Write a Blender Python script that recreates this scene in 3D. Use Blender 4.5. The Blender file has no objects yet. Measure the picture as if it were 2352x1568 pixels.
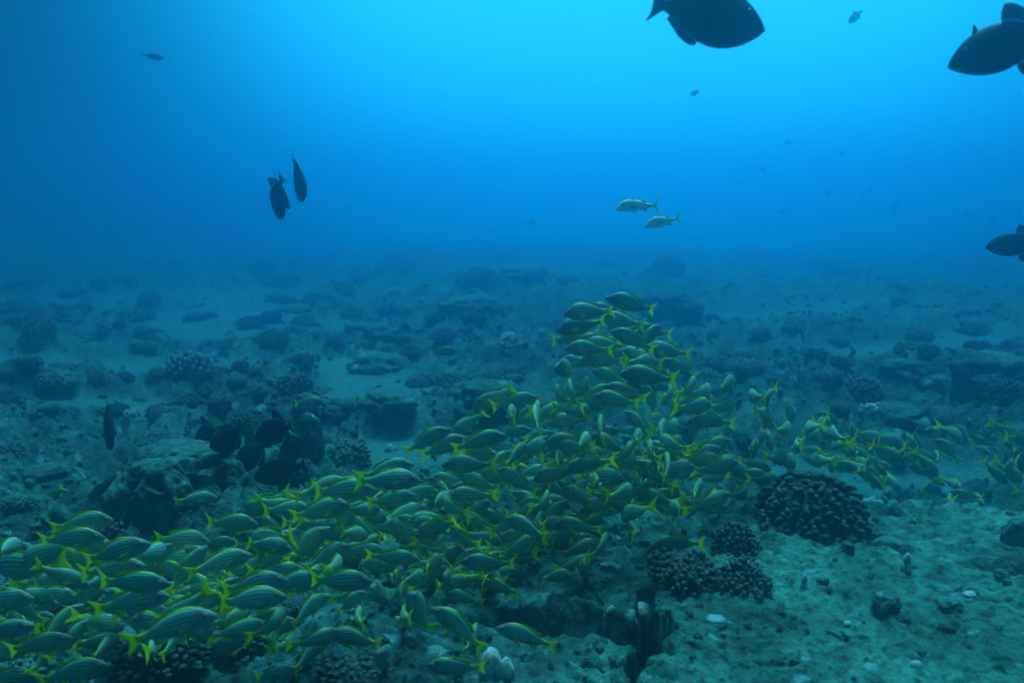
import bpy, math, random
import numpy as np
from mathutils import Vector, Matrix

# ------------------------------------------------------------------ camera, light, water
SC = bpy.context.scene
CAM = Vector((0.0, 0.0, 1.70))
PITCH = math.radians(8.8)
FPX = 1829.0            # focal length in units of a 2352 wide picture
cd = bpy.data.cameras.new('camera')
cam = bpy.data.objects.new('camera', cd)
SC.collection.objects.link(cam)
cam.location = CAM
cam.rotation_euler = (math.radians(90) - PITCH, 0, 0)
cd.lens = 28.0
cd.sensor_width = 36.0
cd.clip_start = 0.02
cd.clip_end = 400
cd.dof.use_dof = True
cd.dof.focus_distance = 3.9
cd.dof.aperture_fstop = 2.1
SC.camera = cam

SC.view_settings.view_transform = 'Standard'
SC.view_settings.look = 'None'
SC.view_settings.exposure = 0.45
SC.view_settings.gamma = 1.0
SC.cycles.use_denoising = True
SC.cycles.volume_bounces = 4
SC.cycles.max_bounces = 6
SC.cycles.diffuse_bounces = 2
SC.cycles.glossy_bounces = 2
SC.cycles.transmission_bounces = 3
SC.cycles.transparent_max_bounces = 6

SUN_EL, SUN_AZ = math.radians(74), math.radians(12)
GLOW_EL, GLOW_AZ = math.radians(20), math.radians(9.5)


def direction(el, az):
    return Vector((math.sin(az) * math.cos(el), math.cos(az) * math.cos(el), math.sin(el)))


# light of the open water: brightest towards the sun side of the surface, dim towards the sides and below
w = bpy.data.worlds.new('World')
SC.world = w
w.use_nodes = True
nt = w.node_tree
nt.nodes.clear()
out = nt.nodes.new('ShaderNodeOutputWorld')
bg = nt.nodes.new('ShaderNodeBackground')
bg2 = nt.nodes.new('ShaderNodeBackground')
add = nt.nodes.new('ShaderNodeAddShader')
tc = nt.nodes.new('ShaderNodeTexCoord')
dot = nt.nodes.new('ShaderNodeVectorMath')
dot.operation = 'DOT_PRODUCT'
dot.inputs[1].default_value = direction(GLOW_EL, GLOW_AZ)
nt.links.new(tc.outputs['Generated'], dot.inputs[0])
mr = nt.nodes.new('ShaderNodeMapRange')
mr.inputs['From Min'].default_value = -1
mr.inputs['From Max'].default_value = 1
nt.links.new(dot.outputs['Value'], mr.inputs['Value'])
cr = nt.nodes.new('ShaderNodeValToRGB')
cr.color_ramp.interpolation = 'B_SPLINE'
stops = [(-1.0, (0.0, 0.010, 0.02)), (0.0, (0.0, 0.02, 0.04)), (0.55, (0.0, 0.016, 0.040)), (0.72, (0.0005, 0.030, 0.085)), (0.81, (0.0015, 0.088, 0.22)),
         (0.87, (0.006, 0.28, 0.55)), (0.92, (0.018, 0.57, 0.95)), (0.96, (0.032, 0.64, 1.10)), (1.0, (0.036, 0.66, 1.20))]
el = cr.color_ramp.elements
while len(el) > 1:
    el.remove(el[-1])
for i, (p, c) in enumerate(stops):
    e = el[0] if i == 0 else el.new((p + 1) / 2)
    e.position = (p + 1) / 2
    e.color = (c[0], c[1], c[2], 1)
nt.links.new(mr.outputs['Result'], cr.inputs['Fac'])
nt.links.new(cr.outputs['Color'], bg.inputs['Color'])
bg.inputs['Strength'].default_value = 1.0
# the daylight sky, seen through the surface only in the cone overhead and filtered by the water
sky = nt.nodes.new('ShaderNodeTexSky')
sky.sky_type = 'NISHITA'
sky.sun_disc = False
sky.sun_elevation = SUN_EL
sky.sun_rotation = SUN_AZ
sep = nt.nodes.new('ShaderNodeSeparateXYZ')
nt.links.new(tc.outputs['Generated'], sep.inputs[0])
cone = nt.nodes.new('ShaderNodeMapRange')
cone.interpolation_type = 'SMOOTHSTEP'
cone.inputs['From Min'].default_value = 0.55
cone.inputs['From Max'].default_value = 0.85
nt.links.new(sep.outputs['Z'], cone.inputs['Value'])
tint = nt.nodes.new('ShaderNodeMix')
tint.data_type = 'RGBA'
tint.blend_type = 'MULTIPLY'
tint.inputs[0].default_value = 1.0
nt.links.new(sky.outputs['Color'], tint.inputs[6])
tint.inputs[7].default_value = (0.20, 0.95, 0.80, 1)
nt.links.new(tint.outputs[2], bg2.inputs['Color'])
ms = nt.nodes.new('ShaderNodeMath')
ms.operation = 'MULTIPLY'
ms.inputs[1].default_value = 0.10
nt.links.new(cone.outputs['Result'], ms.inputs[0])
nt.links.new(ms.outputs[0], bg2.inputs['Strength'])
nt.links.new(bg.outputs[0], add.inputs[0])
nt.links.new(bg2.outputs[0], add.inputs[1])
nt.links.new(add.outputs[0], out.inputs['Surface'])

sd = bpy.data.lights.new('sun', 'SUN')
sd.energy = 5.0
sd.angle = math.radians(20)
sd.color = (0.26, 0.82, 0.98)
sun = bpy.data.objects.new('sun', sd)
SC.collection.objects.link(sun)
sun.rotation_euler = (-direction(SUN_EL, SUN_AZ)).to_track_quat('-Z', 'Y').to_euler()

# ------------------------------------------------------------------ helpers
rnd = random.Random(7)
COL = SC.collection
Rv = Vector((1, 0, 0))
Fv = Vector((0, math.cos(PITCH), -math.sin(PITCH)))
Uv = Vector((0, math.sin(PITCH), math.cos(PITCH)))


def ray(px, py):
    return Fv + Rv * ((px - 1176) / FPX) - Uv * ((py - 784) / FPX)


def at(px, py, d):
    return CAM + ray(px, py) * d


def project(p):
    v = p - CAM
    d = v.dot(Fv)
    return 1176 + FPX * v.dot(Rv) / d, 784 - FPX * v.dot(Uv) / d, d


def link(name, data, parent=None):
    o = bpy.data.objects.new(name, data)
    COL.objects.link(o)
    if parent is not None:
        o.parent = parent
    return o


def tag(o, label=None, cat=None, group=None, kind=None):
    if label: o['label'] = label
    if cat: o['category'] = cat
    if group: o['group'] = group
    if kind: o['kind'] = kind
    return o


def mesh_from(name, V, F, mat, smooth=True, uv=None, attrs=None):
    """V (n,3) array, F (m,k) int array or list of faces."""
    me = bpy.data.meshes.new(name)
    V = np.asarray(V, dtype=np.float32)
    if isinstance(F, np.ndarray):
        k = F.shape[1]
        me.vertices.add(len(V)); me.vertices.foreach_set('co', V.ravel())
        me.loops.add(F.size); me.loops.foreach_set('vertex_index', F.ravel().astype(np.int32))
        me.polygons.add(len(F))
        me.polygons.foreach_set('loop_start', np.arange(0, F.size, k, dtype=np.int32))
        me.update(calc_edges=True)
    else:
        me.from_pydata([tuple(v) for v in V], [], F)
    me.validate()
    if smooth:
        me.polygons.foreach_set('use_smooth', np.ones(len(me.polygons), dtype=bool))
    if uv is not None:
        uvl = me.uv_layers.new(name='uv')
        li = np.empty(len(me.loops), dtype=np.int32)
        me.loops.foreach_get('vertex_index', li)
        uvl.data.foreach_set('uv', np.asarray(uv, dtype=np.float32)[li].ravel())
    if attrs:
        for an, vals in attrs.items():
            a = me.attributes.new(an, 'FLOAT', 'POINT')
            a.data.foreach_set('value', np.asarray(vals, dtype=np.float32))
    if mat is not None:
        me.materials.append(mat)
    me.update()
    return me


# numpy gradient noise ------------------------------------------------
def _h(ix, iy, iz, seed):
    M = 0xFFFFFFFF
    h = (ix.astype(np.int64) * 374761393 + iy.astype(np.int64) * 668265263 + iz.astype(np.int64) * 2147483647 * 3 + seed * 1274126177) & M
    h = ((h ^ (h >> 13)) * 1274126177) & M
    h = h ^ (h >> 16)
    return h / float(M) * 2 - 1


def vnoise3(x, y, z, seed=0):
    x = np.asarray(x, float); y = np.asarray(y, float); z = np.asarray(z, float)
    x, y, z = np.broadcast_arrays(x, y, z)
    ix = np.floor(x); iy = np.floor(y); iz = np.floor(z)
    fx = x - ix; fy = y - iy; fz = z - iz
    ux = fx * fx * (3 - 2 * fx); uy = fy * fy * (3 - 2 * fy); uz = fz * fz * (3 - 2 * fz)
    ix = ix.astype(np.int64); iy = iy.astype(np.int64); iz = iz.astype(np.int64)
    r = 0
    for dx in (0, 1):
        wx = ux if dx else 1 - ux
        for dy in (0, 1):
            wy = uy if dy else 1 - uy
            for dz in (0, 1):
                wz = uz if dz else 1 - uz
                r = r + wx * wy * wz * _h(ix + dx, iy + dy, iz + dz, seed)
    return r


def noise2(x, y, seed=0):
    x = np.asarray(x, float); y = np.asarray(y, float)
    ix = np.floor(x).astype(np.int64); iy = np.floor(y).astype(np.int64)
    fx = x - ix; fy = y - iy
    ux = fx * fx * fx * (fx * (fx * 6 - 15) + 10); uy = fy * fy * fy * (fy * (fy * 6 - 15) + 10)
    z0 = np.zeros_like(ix)

    def g(dx, dy):
        a = _h(ix + dx, iy + dy, z0, seed) * math.pi
        return np.cos(a) * (fx - dx) + np.sin(a) * (fy - dy)
    a = g(0, 0) * (1 - ux) + g(1, 0) * ux
    b = g(0, 1) * (1 - ux) + g(1, 1) * ux
    return (a * (1 - uy) + b * uy) * 1.5


def fbm2(x, y, octv=4, seed=0, gain=0.5):
    r, a, f = 0, 1.0, 1.0
    for i in range(octv):
        r = r + a * noise2(x * f + 13.7 * i, y * f - 7.1 * i, seed + i)
        a *= gain; f *= 2.03
    return r


def sstep(a, b, x):
    t = np.clip((x - a) / (b - a), 0, 1)
    return t * t * (3 - 2 * t)


# ------------------------------------------------------------------ materials
def new_mat(name):
    m = bpy.data.materials.new(name)
    m.use_nodes = True
    n = m.node_tree
    p = n.nodes['Principled BSDF']
    return m, n, p


def sset(p, **kw):
    for k, v in kw.items():
        k = k.replace('_', ' ')
        if k in p.inputs:
            p.inputs[k].default_value = v


def noise_node(n, scale, detail=4, rough=0.6, vec=None):
    t = n.nodes.new('ShaderNodeTexNoise')
    t.inputs['Scale'].default_value = scale
    t.inputs['Detail'].default_value = detail
    t.inputs['Roughness'].default_value = rough
    if vec is not None:
        n.links.new(vec, t.inputs['Vector'])
    return t


def ramp_node(n, fac, stops, interp='LINEAR'):
    r = n.nodes.new('ShaderNodeValToRGB')
    r.color_ramp.interpolation = interp
    e = r.color_ramp.elements
    while len(e) > 1:
        e.remove(e[-1])
    for i, (p, c) in enumerate(stops):
        q = e[0] if i == 0 else e.new(p)
        q.position = p
        q.color = (c[0], c[1], c[2], 1)
    if fac is not None:
        n.links.new(fac, r.inputs['Fac'])
    return r


def mix_node(n, fac, a, b, blend='MIX'):
    m = n.nodes.new('ShaderNodeMix')
    m.data_type = 'RGBA'
    m.blend_type = blend
    if isinstance(fac, (int, float)): m.inputs[0].default_value = fac
    else: n.links.new(fac, m.inputs[0])
    for i, v in ((6, a), (7, b)):
        if isinstance(v, tuple): m.inputs[i].default_value = (*v, 1)
        else: n.links.new(v, m.inputs[i])
    return m.outputs[2]


def bump_chain(n, p, vec, specs):
    prev = None
    for scale, detail, dist, strength in specs:
        t = noise_node(n, scale, detail, 0.65, vec)
        b = n.nodes.new('ShaderNodeBump')
        b.inputs['Strength'].default_value = strength
        b.inputs['Distance'].default_value = dist
        n.links.new(t.outputs['Fac'], b.inputs['Height'])
        if prev is not None:
            n.links.new(prev.outputs[0], b.inputs['Normal'])
        prev = b
    n.links.new(prev.outputs[0], p.inputs['Normal'])


def rock_mat(name, lo, mid, hi, speck, use_rock_attr=False, sand=None):
    m, n, p = new_mat(name)
    tcn = n.nodes.new('ShaderNodeTexCoord')
    geo = n.nodes.new('ShaderNodeNewGeometry')
    vec = geo.outputs['Position']
    a = noise_node(n, 2.2, 6, 0.6, vec)
    b = noise_node(n, 17, 5, 0.7, vec)
    c1 = ramp_node(n, a.outputs['Fac'], [(0.30, lo), (0.48, mid), (0.70, hi)])
    f = ramp_node(n, b.outputs['Fac'], [(0.34, (0.22, 0.22, 0.22)), (0.5, (0.88, 0.88, 0.88)), (0.70, (1.4, 1.4, 1.4))])
    col = mix_node(n, 1.0, c1.outputs[0], f.outputs[0], 'MULTIPLY')
    d = noise_node(n, 11, 5, 0.72, vec)
    dm = ramp_node(n, d.outputs['Fac'], [(0.33, (1, 1, 1)), (0.43, (0, 0, 0))])
    col = mix_node(n, dm.outputs[0], col, tuple(v * .45 for v in lo))
    # pale crusts of encrusting algae
    c = noise_node(n, 6.5, 3, 0.5, vec)
    cm = ramp_node(n, c.outputs['Fac'], [(0.63, (0, 0, 0)), (0.70, (1, 1, 1))])
    col = mix_node(n, cm.outputs[0], col, speck)
    if use_rock_attr:
        at_ = n.nodes.new('ShaderNodeAttribute')
        at_.attribute_name = 'rock'
        sn = noise_node(n, 30, 3, 0.6, vec)
        sc = ramp_node(n, sn.outputs['Fac'], [(0.35, tuple(v * 0.75 for v in sand)), (0.65, tuple(v * 1.15 for v in sand))])
        # pits: dark growth in holes of the rock
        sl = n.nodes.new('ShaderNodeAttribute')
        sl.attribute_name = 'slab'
        brighter = mix_node(n, 1.0, col, (1.25, 1.42, 1.28), 'MULTIPLY')  # the slab's own bright turf colour, a stronger tone of the rock
        col = mix_node(n, sl.outputs['Fac'], col, brighter)
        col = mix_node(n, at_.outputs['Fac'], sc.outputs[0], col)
    n.links.new(col, p.inputs['Base Color'])
    sset(p, Roughness=0.85)
    p.inputs['Specular IOR Level'].default_value = 0.25
    bump_chain(n, p, vec, [(7, 7, 0.10, 0.9), (40, 6, 0.02, 0.9)])
    return m


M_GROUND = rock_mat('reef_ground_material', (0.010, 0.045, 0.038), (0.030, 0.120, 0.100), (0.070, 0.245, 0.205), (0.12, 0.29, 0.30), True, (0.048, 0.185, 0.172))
M_ROCK = rock_mat('reef_rock_material', (0.012, 0.055, 0.046), (0.042, 0.155, 0.128), (0.10, 0.31, 0.26), (0.20, 0.42, 0.42))


def coral_mat(name, base, tip):
    m, n, p = new_mat(name)
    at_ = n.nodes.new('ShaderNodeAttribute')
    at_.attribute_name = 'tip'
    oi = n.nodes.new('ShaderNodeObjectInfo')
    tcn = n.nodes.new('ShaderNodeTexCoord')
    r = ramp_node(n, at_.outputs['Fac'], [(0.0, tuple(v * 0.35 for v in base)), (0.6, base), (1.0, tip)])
    rr = ramp_node(n, oi.outputs['Random'], [(0.0, (0.75, 0.75, 0.75)), (1.0, (1.25, 1.25, 1.25))])
    nz = noise_node(n, 9, 3, 0.6, tcn.outputs['Object'])
    nr = ramp_node(n, nz.outputs['Fac'], [(0.3, (0.6, 0.6, 0.6)), (0.7, (1.25, 1.25, 1.25))])
    c = mix_node(n, 1.0, r.outputs[0], rr.outputs[0], 'MULTIPLY')
    c = mix_node(n, 1.0, c, nr.outputs[0], 'MULTIPLY')
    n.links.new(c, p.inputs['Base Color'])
    sset(p, Roughness=0.75)
    p.inputs['Specular IOR Level'].default_value = 0.3
    bump_chain(n, p, tcn.outputs['Object'], [(28, 3, 0.02, 0.5)])
    return m


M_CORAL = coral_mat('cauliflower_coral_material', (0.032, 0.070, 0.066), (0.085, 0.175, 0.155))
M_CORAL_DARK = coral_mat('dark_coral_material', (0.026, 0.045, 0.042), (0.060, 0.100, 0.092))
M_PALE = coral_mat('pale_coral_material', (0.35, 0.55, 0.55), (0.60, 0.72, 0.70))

# fish --------------------------------------------------------------
Y1 = (0.15, 0.33, 0.010)
Y0 = (0.17, 0.33, 0.012)
BL = (0.30, 0.62, 1.0)
GR = (0.24, 0.36, 0.34)
BE = (0.19, 0.32, 0.31)


def uv_out(n):
    u = n.nodes.new('ShaderNodeUVMap')
    u.uv_map = 'uv'
    s = n.nodes.new('ShaderNodeSeparateXYZ')
    n.links.new(u.outputs[0], s.inputs[0])
    return s.outputs['X'], s.outputs['Y']


def snapper_body_mat():
    m, n, p = new_mat('snapper_body_material')
    U, V = uv_out(n)
    st = []
    base = [(0.0, BE), (0.24, BE), (0.36, (0.18, 0.29, 0.13)), (0.42, Y1)]
    stripes = [(0.455, 0.021), (0.620, 0.022), (0.775, 0.021), (0.900, 0.017)]
    for v, hw in stripes:
        dk = (0.12, 0.25, 0.03)
        base += [(v - hw - 0.022, Y1), (v - hw - 0.006, dk), (v - hw, BL), (v + hw, BL), (v + hw + 0.006, dk), (v + hw + 0.022, Y1)]
    base += [(1.0, Y0)]
    A = ramp_node(n, V, base)
    B = ramp_node(n, V, [(0.0, BE), (0.35, (0.18, 0.29, 0.31)), (0.55, (0.13, 0.22, 0.24)), (0.64, (0.15, 0.28, 0.44)), (0.70, (0.12, 0.18, 0.13)), (1.0, (0.12, 0.17, 0.10))])
    fb = ramp_node(n, U, [(0.17, (1, 1, 1)), (0.27, (0, 0, 0))])
    c = mix_node(n, fb.outputs[0], A.outputs[0], B.outputs[0])
    # tail root turns plain yellow
    ft = ramp_node(n, U, [(0.72, (0, 0, 0)), (0.83, (1, 1, 1))])
    c = mix_node(n, ft.outputs[0], c, (0.40, 0.54, 0.008))
    # gill cover edge
    g = ramp_node(n, U, [(0.248, (0, 0, 0)), (0.262, (1, 1, 1)), (0.272, (0, 0, 0))])
    gm = n.nodes.new('ShaderNodeMath'); gm.operation = 'MULTIPLY'
    gv = ramp_node(n, V, [(0.15, (0, 0, 0)), (0.3, (0.6, 0.6, 0.6)), (0.6, (0.6, 0.6, 0.6)), (0.7, (0, 0, 0))])
    n.links.new(g.outputs[0], gm.inputs[0]); n.links.new(gv.outputs[0], gm.inputs[1])
    c = mix_node(n, gm.outputs[0], c, (0.06, 0.09, 0.07))
    oi = n.nodes.new('ShaderNodeObjectInfo')
    rr = ramp_node(n, oi.outputs['Random'], [(0.0, (0.82, 0.82, 0.82)), (1.0, (1.15, 1.15, 1.15))])
    c = mix_node(n, 1.0, c, rr.outputs[0], 'MULTIPLY')
    n.links.new(c, p.inputs['Base Color'])
    sset(p, Roughness=0.42)
    p.inputs['Specular IOR Level'].default_value = 0.5
    tcn = n.nodes.new('ShaderNodeTexCoord')
    v = n.nodes.new('ShaderNodeTexVoronoi')
    v.inputs['Scale'].default_value = 60
    n.links.new(tcn.outputs['Object'], v.inputs['Vector'])
    b = n.nodes.new('ShaderNodeBump'); b.inputs['Strength'].default_value = 0.15; b.inputs['Distance'].default_value = 0.002
    n.links.new(v.outputs['Distance'], b.inputs['Height']); n.links.new(b.outputs[0], p.inputs['Normal'])
    return m


def fin_mat(name, col, trans, rays=True, edge=None, base_line=None):
    m, n, p = new_mat(name)
    U, V = uv_out(n)
    c = None
    wv = n.nodes.new('ShaderNodeTexWave')
    wv.inputs['Scale'].default_value = 6.0
    wv.inputs['Distortion'].default_value = 0.6
    cx = n.nodes.new('ShaderNodeCombineXYZ')
    n.links.new(U, cx.inputs[0])
    n.links.new(cx.outputs[0], wv.inputs['Vector'])
    r = ramp_node(n, wv.outputs['Fac'], [(0.0, tuple(v * 0.72 for v in col)), (1.0, tuple(min(1, v * 1.12) for v in col))])
    c = r.outputs[0]
    if base_line is not None:
        bl = ramp_node(n, V, [(0.0, (1, 1, 1)), (base_line[1], (1, 1, 1)), (base_line[1] + 0.02, (0, 0, 0))])
        c = mix_node(n, bl.outputs[0], c, base_line[0])
    n.links.new(c, p.inputs['Base Color'])
    sset(p, Roughness=0.5)
    tr = n.nodes.new('ShaderNodeBsdfTranslucent')
    n.links.new(c, tr.inputs['Color'])
    mx = n.nodes.new('ShaderNodeMixShader')
    mx.inputs[0].default_value = trans
    o = n.nodes['Material Output']
    n.links.new(p.outputs[0], mx.inputs[1]); n.links.new(tr.outputs[0], mx.inputs[2])
    n.links.new(mx.outputs[0], o.inputs['Surface'])
    return m


def plain_mat(name, col, rough=0.5, spec=0.5):
    m, n, p = new_mat(name)
    tcn = n.nodes.new('ShaderNodeTexCoord')
    t = noise_node(n, 12, 3, 0.6, tcn.outputs['Object'])
    r = ramp_node(n, t.outputs['Fac'], [(0.3, tuple(v * 0.8 for v in col)), (0.7, tuple(v * 1.2 for v in col))])
    n.links.new(r.outputs[0], p.inputs['Base Color'])
    sset(p, Roughness=rough)
    p.inputs['Specular IOR Level'].default_value = spec
    return m


M_SNAP = snapper_body_mat()
M_YFIN = fin_mat('snapper_fin_material', (0.80, 0.92, 0.006), 0.6)
M_YFIN2 = fin_mat('snapper_dorsal_material', (0.36, 0.54, 0.008), 0.45)
M_PFIN = fin_mat('pectoral_fin_material', (0.50, 0.60, 0.25), 0.5)
M_EYE = plain_mat('fish_eye_material', (0.010, 0.012, 0.015), 0.12, 0.8)
M_IRIS = plain_mat('fish_iris_material', (0.22, 0.30, 0.24), 0.3, 0.6)
M_BLACK = plain_mat('triggerfish_body_material', (0.008, 0.014, 0.018), 0.6, 0.25)
M_BFIN = fin_mat('triggerfish_fin_material', (0.008, 0.016, 0.022), 0.15, base_line=((0.45, 0.60, 0.95), 0.20))
M_BTAIL = fin_mat('triggerfish_tail_material', (0.008, 0.016, 0.022), 0.15)
M_GREY = plain_mat('grey_fish_material', (0.02, 0.035, 0.045), 0.6, 0.3)


def goat_mat():
    m, n, p = new_mat('goatfish_body_material')
    U, V = uv_out(n)
    A = ramp_node(n, V, [(0.0, (0.80, 0.92, 0.86)), (0.50, (0.70, 0.88, 0.82)), (0.58, (0.62, 0.80, 0.20)), (0.70, (0.62, 0.80, 0.15)), (0.74, (0.50, 0.72, 0.62)), (1.0, (0.45, 0.62, 0.20))])
    n.links.new(A.outputs[0], p.inputs['Base Color'])
    sset(p, Roughness=0.4)
    return m


M_GOAT = goat_mat()
M_GFIN = fin_mat('goatfish_fin_material', (0.50, 0.85, 0.10), 0.5)

# ------------------------------------------------------------------ seabed
SANDS = [(-6.0, 16.5, 5.5, 1.8), (-4.6, 9.0, 2.2, 1.1), (-2.3, 8.8, 1.3, .7), (-0.85, 5.7, 0.9, 0.40), (-3.4, 6.9, 1.0, .35), (4.2, 13.0, 2.2, .8), (-3.5, 12, 2.5, .9),
         (1.0, 22, 4, 2), (5.2, 9.6, 1.5, 0.8), (-1.2, 7.6, 0.9, 0.8), (6.5, 20, 4, 2), (2.9, 5.6, 1.2, .35), (-1.9, 4.1, .6, .25)]


def slab_edge(x, y):
    """signed field, > 0 inside the raised right hand slab"""
    wob = 0.07 * noise2(x * 2.3, y * 2.3, 31) + 0.05 * noise2(x * 6, y * 6, 32) + 0.03 * noise2(x * 17, y * 17, 33)
    # left side: the crack, from the near left to the far right
    xl = 0.015 + 0.190 * y + 0.40 * np.clip(y - 2.95, 0, 9)
    a = x - xl
    yb = 4.05 - 0.10 * (x - 1.4) ** 2 - 0.55 * np.clip(x - 1.2, 0, 9) ** 1.2 * 0.5
    b = (yb - y) * 0.8
    return np.minimum(a, b) + wob


def sand_mask(x, y):
    s = np.zeros_like(x)
    n = 0.35 * fbm2(x * 0.9, y * 0.9, 3, 5)
    for cx, cy, rx, ry in SANDS:
        d = np.sqrt(((x - cx) / rx) ** 2 + ((y - cy) / ry) ** 2)
        s = np.maximum(s, 1 - sstep(0.75, 1.1, d + n))
    big = fbm2(x * 0.16 + 3.1, y * 0.16 + 8.2, 3, 77)
    s = np.maximum(s, sstep(0.42, 0.55, big) * sstep(9, 13, y))
    return s


def height(x, y):
    x = np.asarray(x, float); y = np.asarray(y, float)
    r = np.sqrt(x * x + y * y)
    rock = 1 - sand_mask(x, y)
    h = 0.16 * fbm2(x * 0.22, y * 0.22, 3, 1) * sstep(3, 9, r)
    # gentle rise on the far right and the far centre
    h = h + 0.35 * sstep(8, 22, y) * np.exp(-((x - 1.5) / 6.0) ** 2) + 0.30 * sstep(3, 8, x) * sstep(3, 7, y) * sstep(20, 9, y)
    # stepped ledges
    t = fbm2(x * 0.75, y * 1.15, 4, 11) * 0.9
    q = t * 5.5
    fr = q - np.floor(q)
    terr = (np.floor(q) + sstep(0.35, 0.75, fr)) / 5.5
    h = h + rock * (0.27 * terr + 0.05)
    rid = 1 - np.abs(fbm2(x * 2.6, y * 2.6, 3, 21)) * 1.6
    h = h + rock * 0.085 * rid
    f1 = fbm2(x * 8, y * 8, 3, 41)
    h = h + rock * 0.045 * f1 + rock * 0.02 * (1 - 2 * np.abs(fbm2(x * 5.3, y * 6.1, 3, 44)))
    near = sstep(14, 7, r)
    pits = np.minimum(0, noise2(x * 13, y * 13, 51) + 0.25)
    h = h + rock * near * (0.05 * pits + 0.008 * fbm2(x * 30, y * 30, 2, 61))
    h = h + (1 - rock) * (0.006 * noise2(x * 4, y * 9, 71) + 0.004 * noise2(x * 14, y * 22, 72))
    # foreground: slabs, with the deep crack between them
    e = slab_edge(x, y)
    top = 0.36 - 0.05 * (y - 2.5) + 0.02 * fbm2(x * 1.3, y * 1.3, 3, 81) + 0.010 * fbm2(x * 9, y * 9, 3, 82) + 0.06 * np.minimum(0, noise2(x * 7, y * 10, 83) + 0.36) + 0.045 * np.minimum(0, noise2(x * 15, y * 19, 86) + 0.30) + 0.014 * fbm2(x * 24, y * 24, 3, 84)
    # long shallow grooves on the slab
    gl = np.abs(y - (3.15 - 0.42 * (x - 1.7) + 0.05 * np.sin(x * 9)))
    top = top - 0.08 * (1 - sstep(0.015, 0.05, gl)) * sstep(1.25, 1.4, x) * sstep(2.5, 2.2, x) * (0.4 + 0.6 * sstep(-.1, .3, noise2(x * 3, y * 3, 85)))
    gl2 = np.abs(y - (3.65 - 0.1 * (x - 2)))
    top = top - 0.09 * (1 - sstep(0.03, 0.08, gl2)) * sstep(1.72, 1.8, x) * sstep(2.15, 2.05, x)
    inside = sstep(-0.008, 0.022, e)
    rim = np.exp(-(e / 0.12) ** 2) * 0.03
    near_area = sstep(5.2, 4.4, y)
    lefttop = 0.24 + 0.05 * fbm2(x * 1.6, y * 1.6, 3, 91) + 0.022 * fbm2(x * 8, y * 8, 3, 92) + 0.10 * np.minimum(0, noise2(x * 6, y * 9, 93) + 0.34) + 0.05 * np.minimum(0, noise2(x * 17, y * 21, 96) + 0.25) + 0.014 * fbm2(x * 26, y * 26, 3, 94)
    stepf = y - (2.72 - 0.42 * (x - 0.2) + 0.10 * np.sin(x * 7) + 0.05 * noise2(x * 5, y * 5, 95))
    lefttop = lefttop + 0.03 * sstep(0.0, 0.05, stepf) - 0.13 * np.exp(-((stepf + 0.03) / 0.035) ** 2) * sstep(-.3, .0, x)
    lw = sstep(-1.6, -0.6, x) * sstep(3.9, 3.3, y)
    hl = h * (1 - lw) + lefttop * lw
    # the crack
    cw = 0.03 + 0.05 * sstep(2.9, 2.2, y)
    cr_ = sstep(-cw - 0.06, -cw, e) * (1 - sstep(-0.03, 0.01, e)) * sstep(3.1, 2.8, y)
    hl = hl - 0.45 * cr_ * near_area
    res = hl * (1 - inside) + (top + rim) * inside
    h = h * (1 - near_area) + res * near_area
    # low ground behind the slab where the far part of the school runs
    h = h - 0.38 * np.exp(-((x - 2.8) / 2.0) ** 2 - ((y - 4.9) / 0.9) ** 2) * (1 - inside * near_area)
    return h


def height1(x, y):
    return float(height(np.array([x]), np.array([y]))[0])


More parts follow.
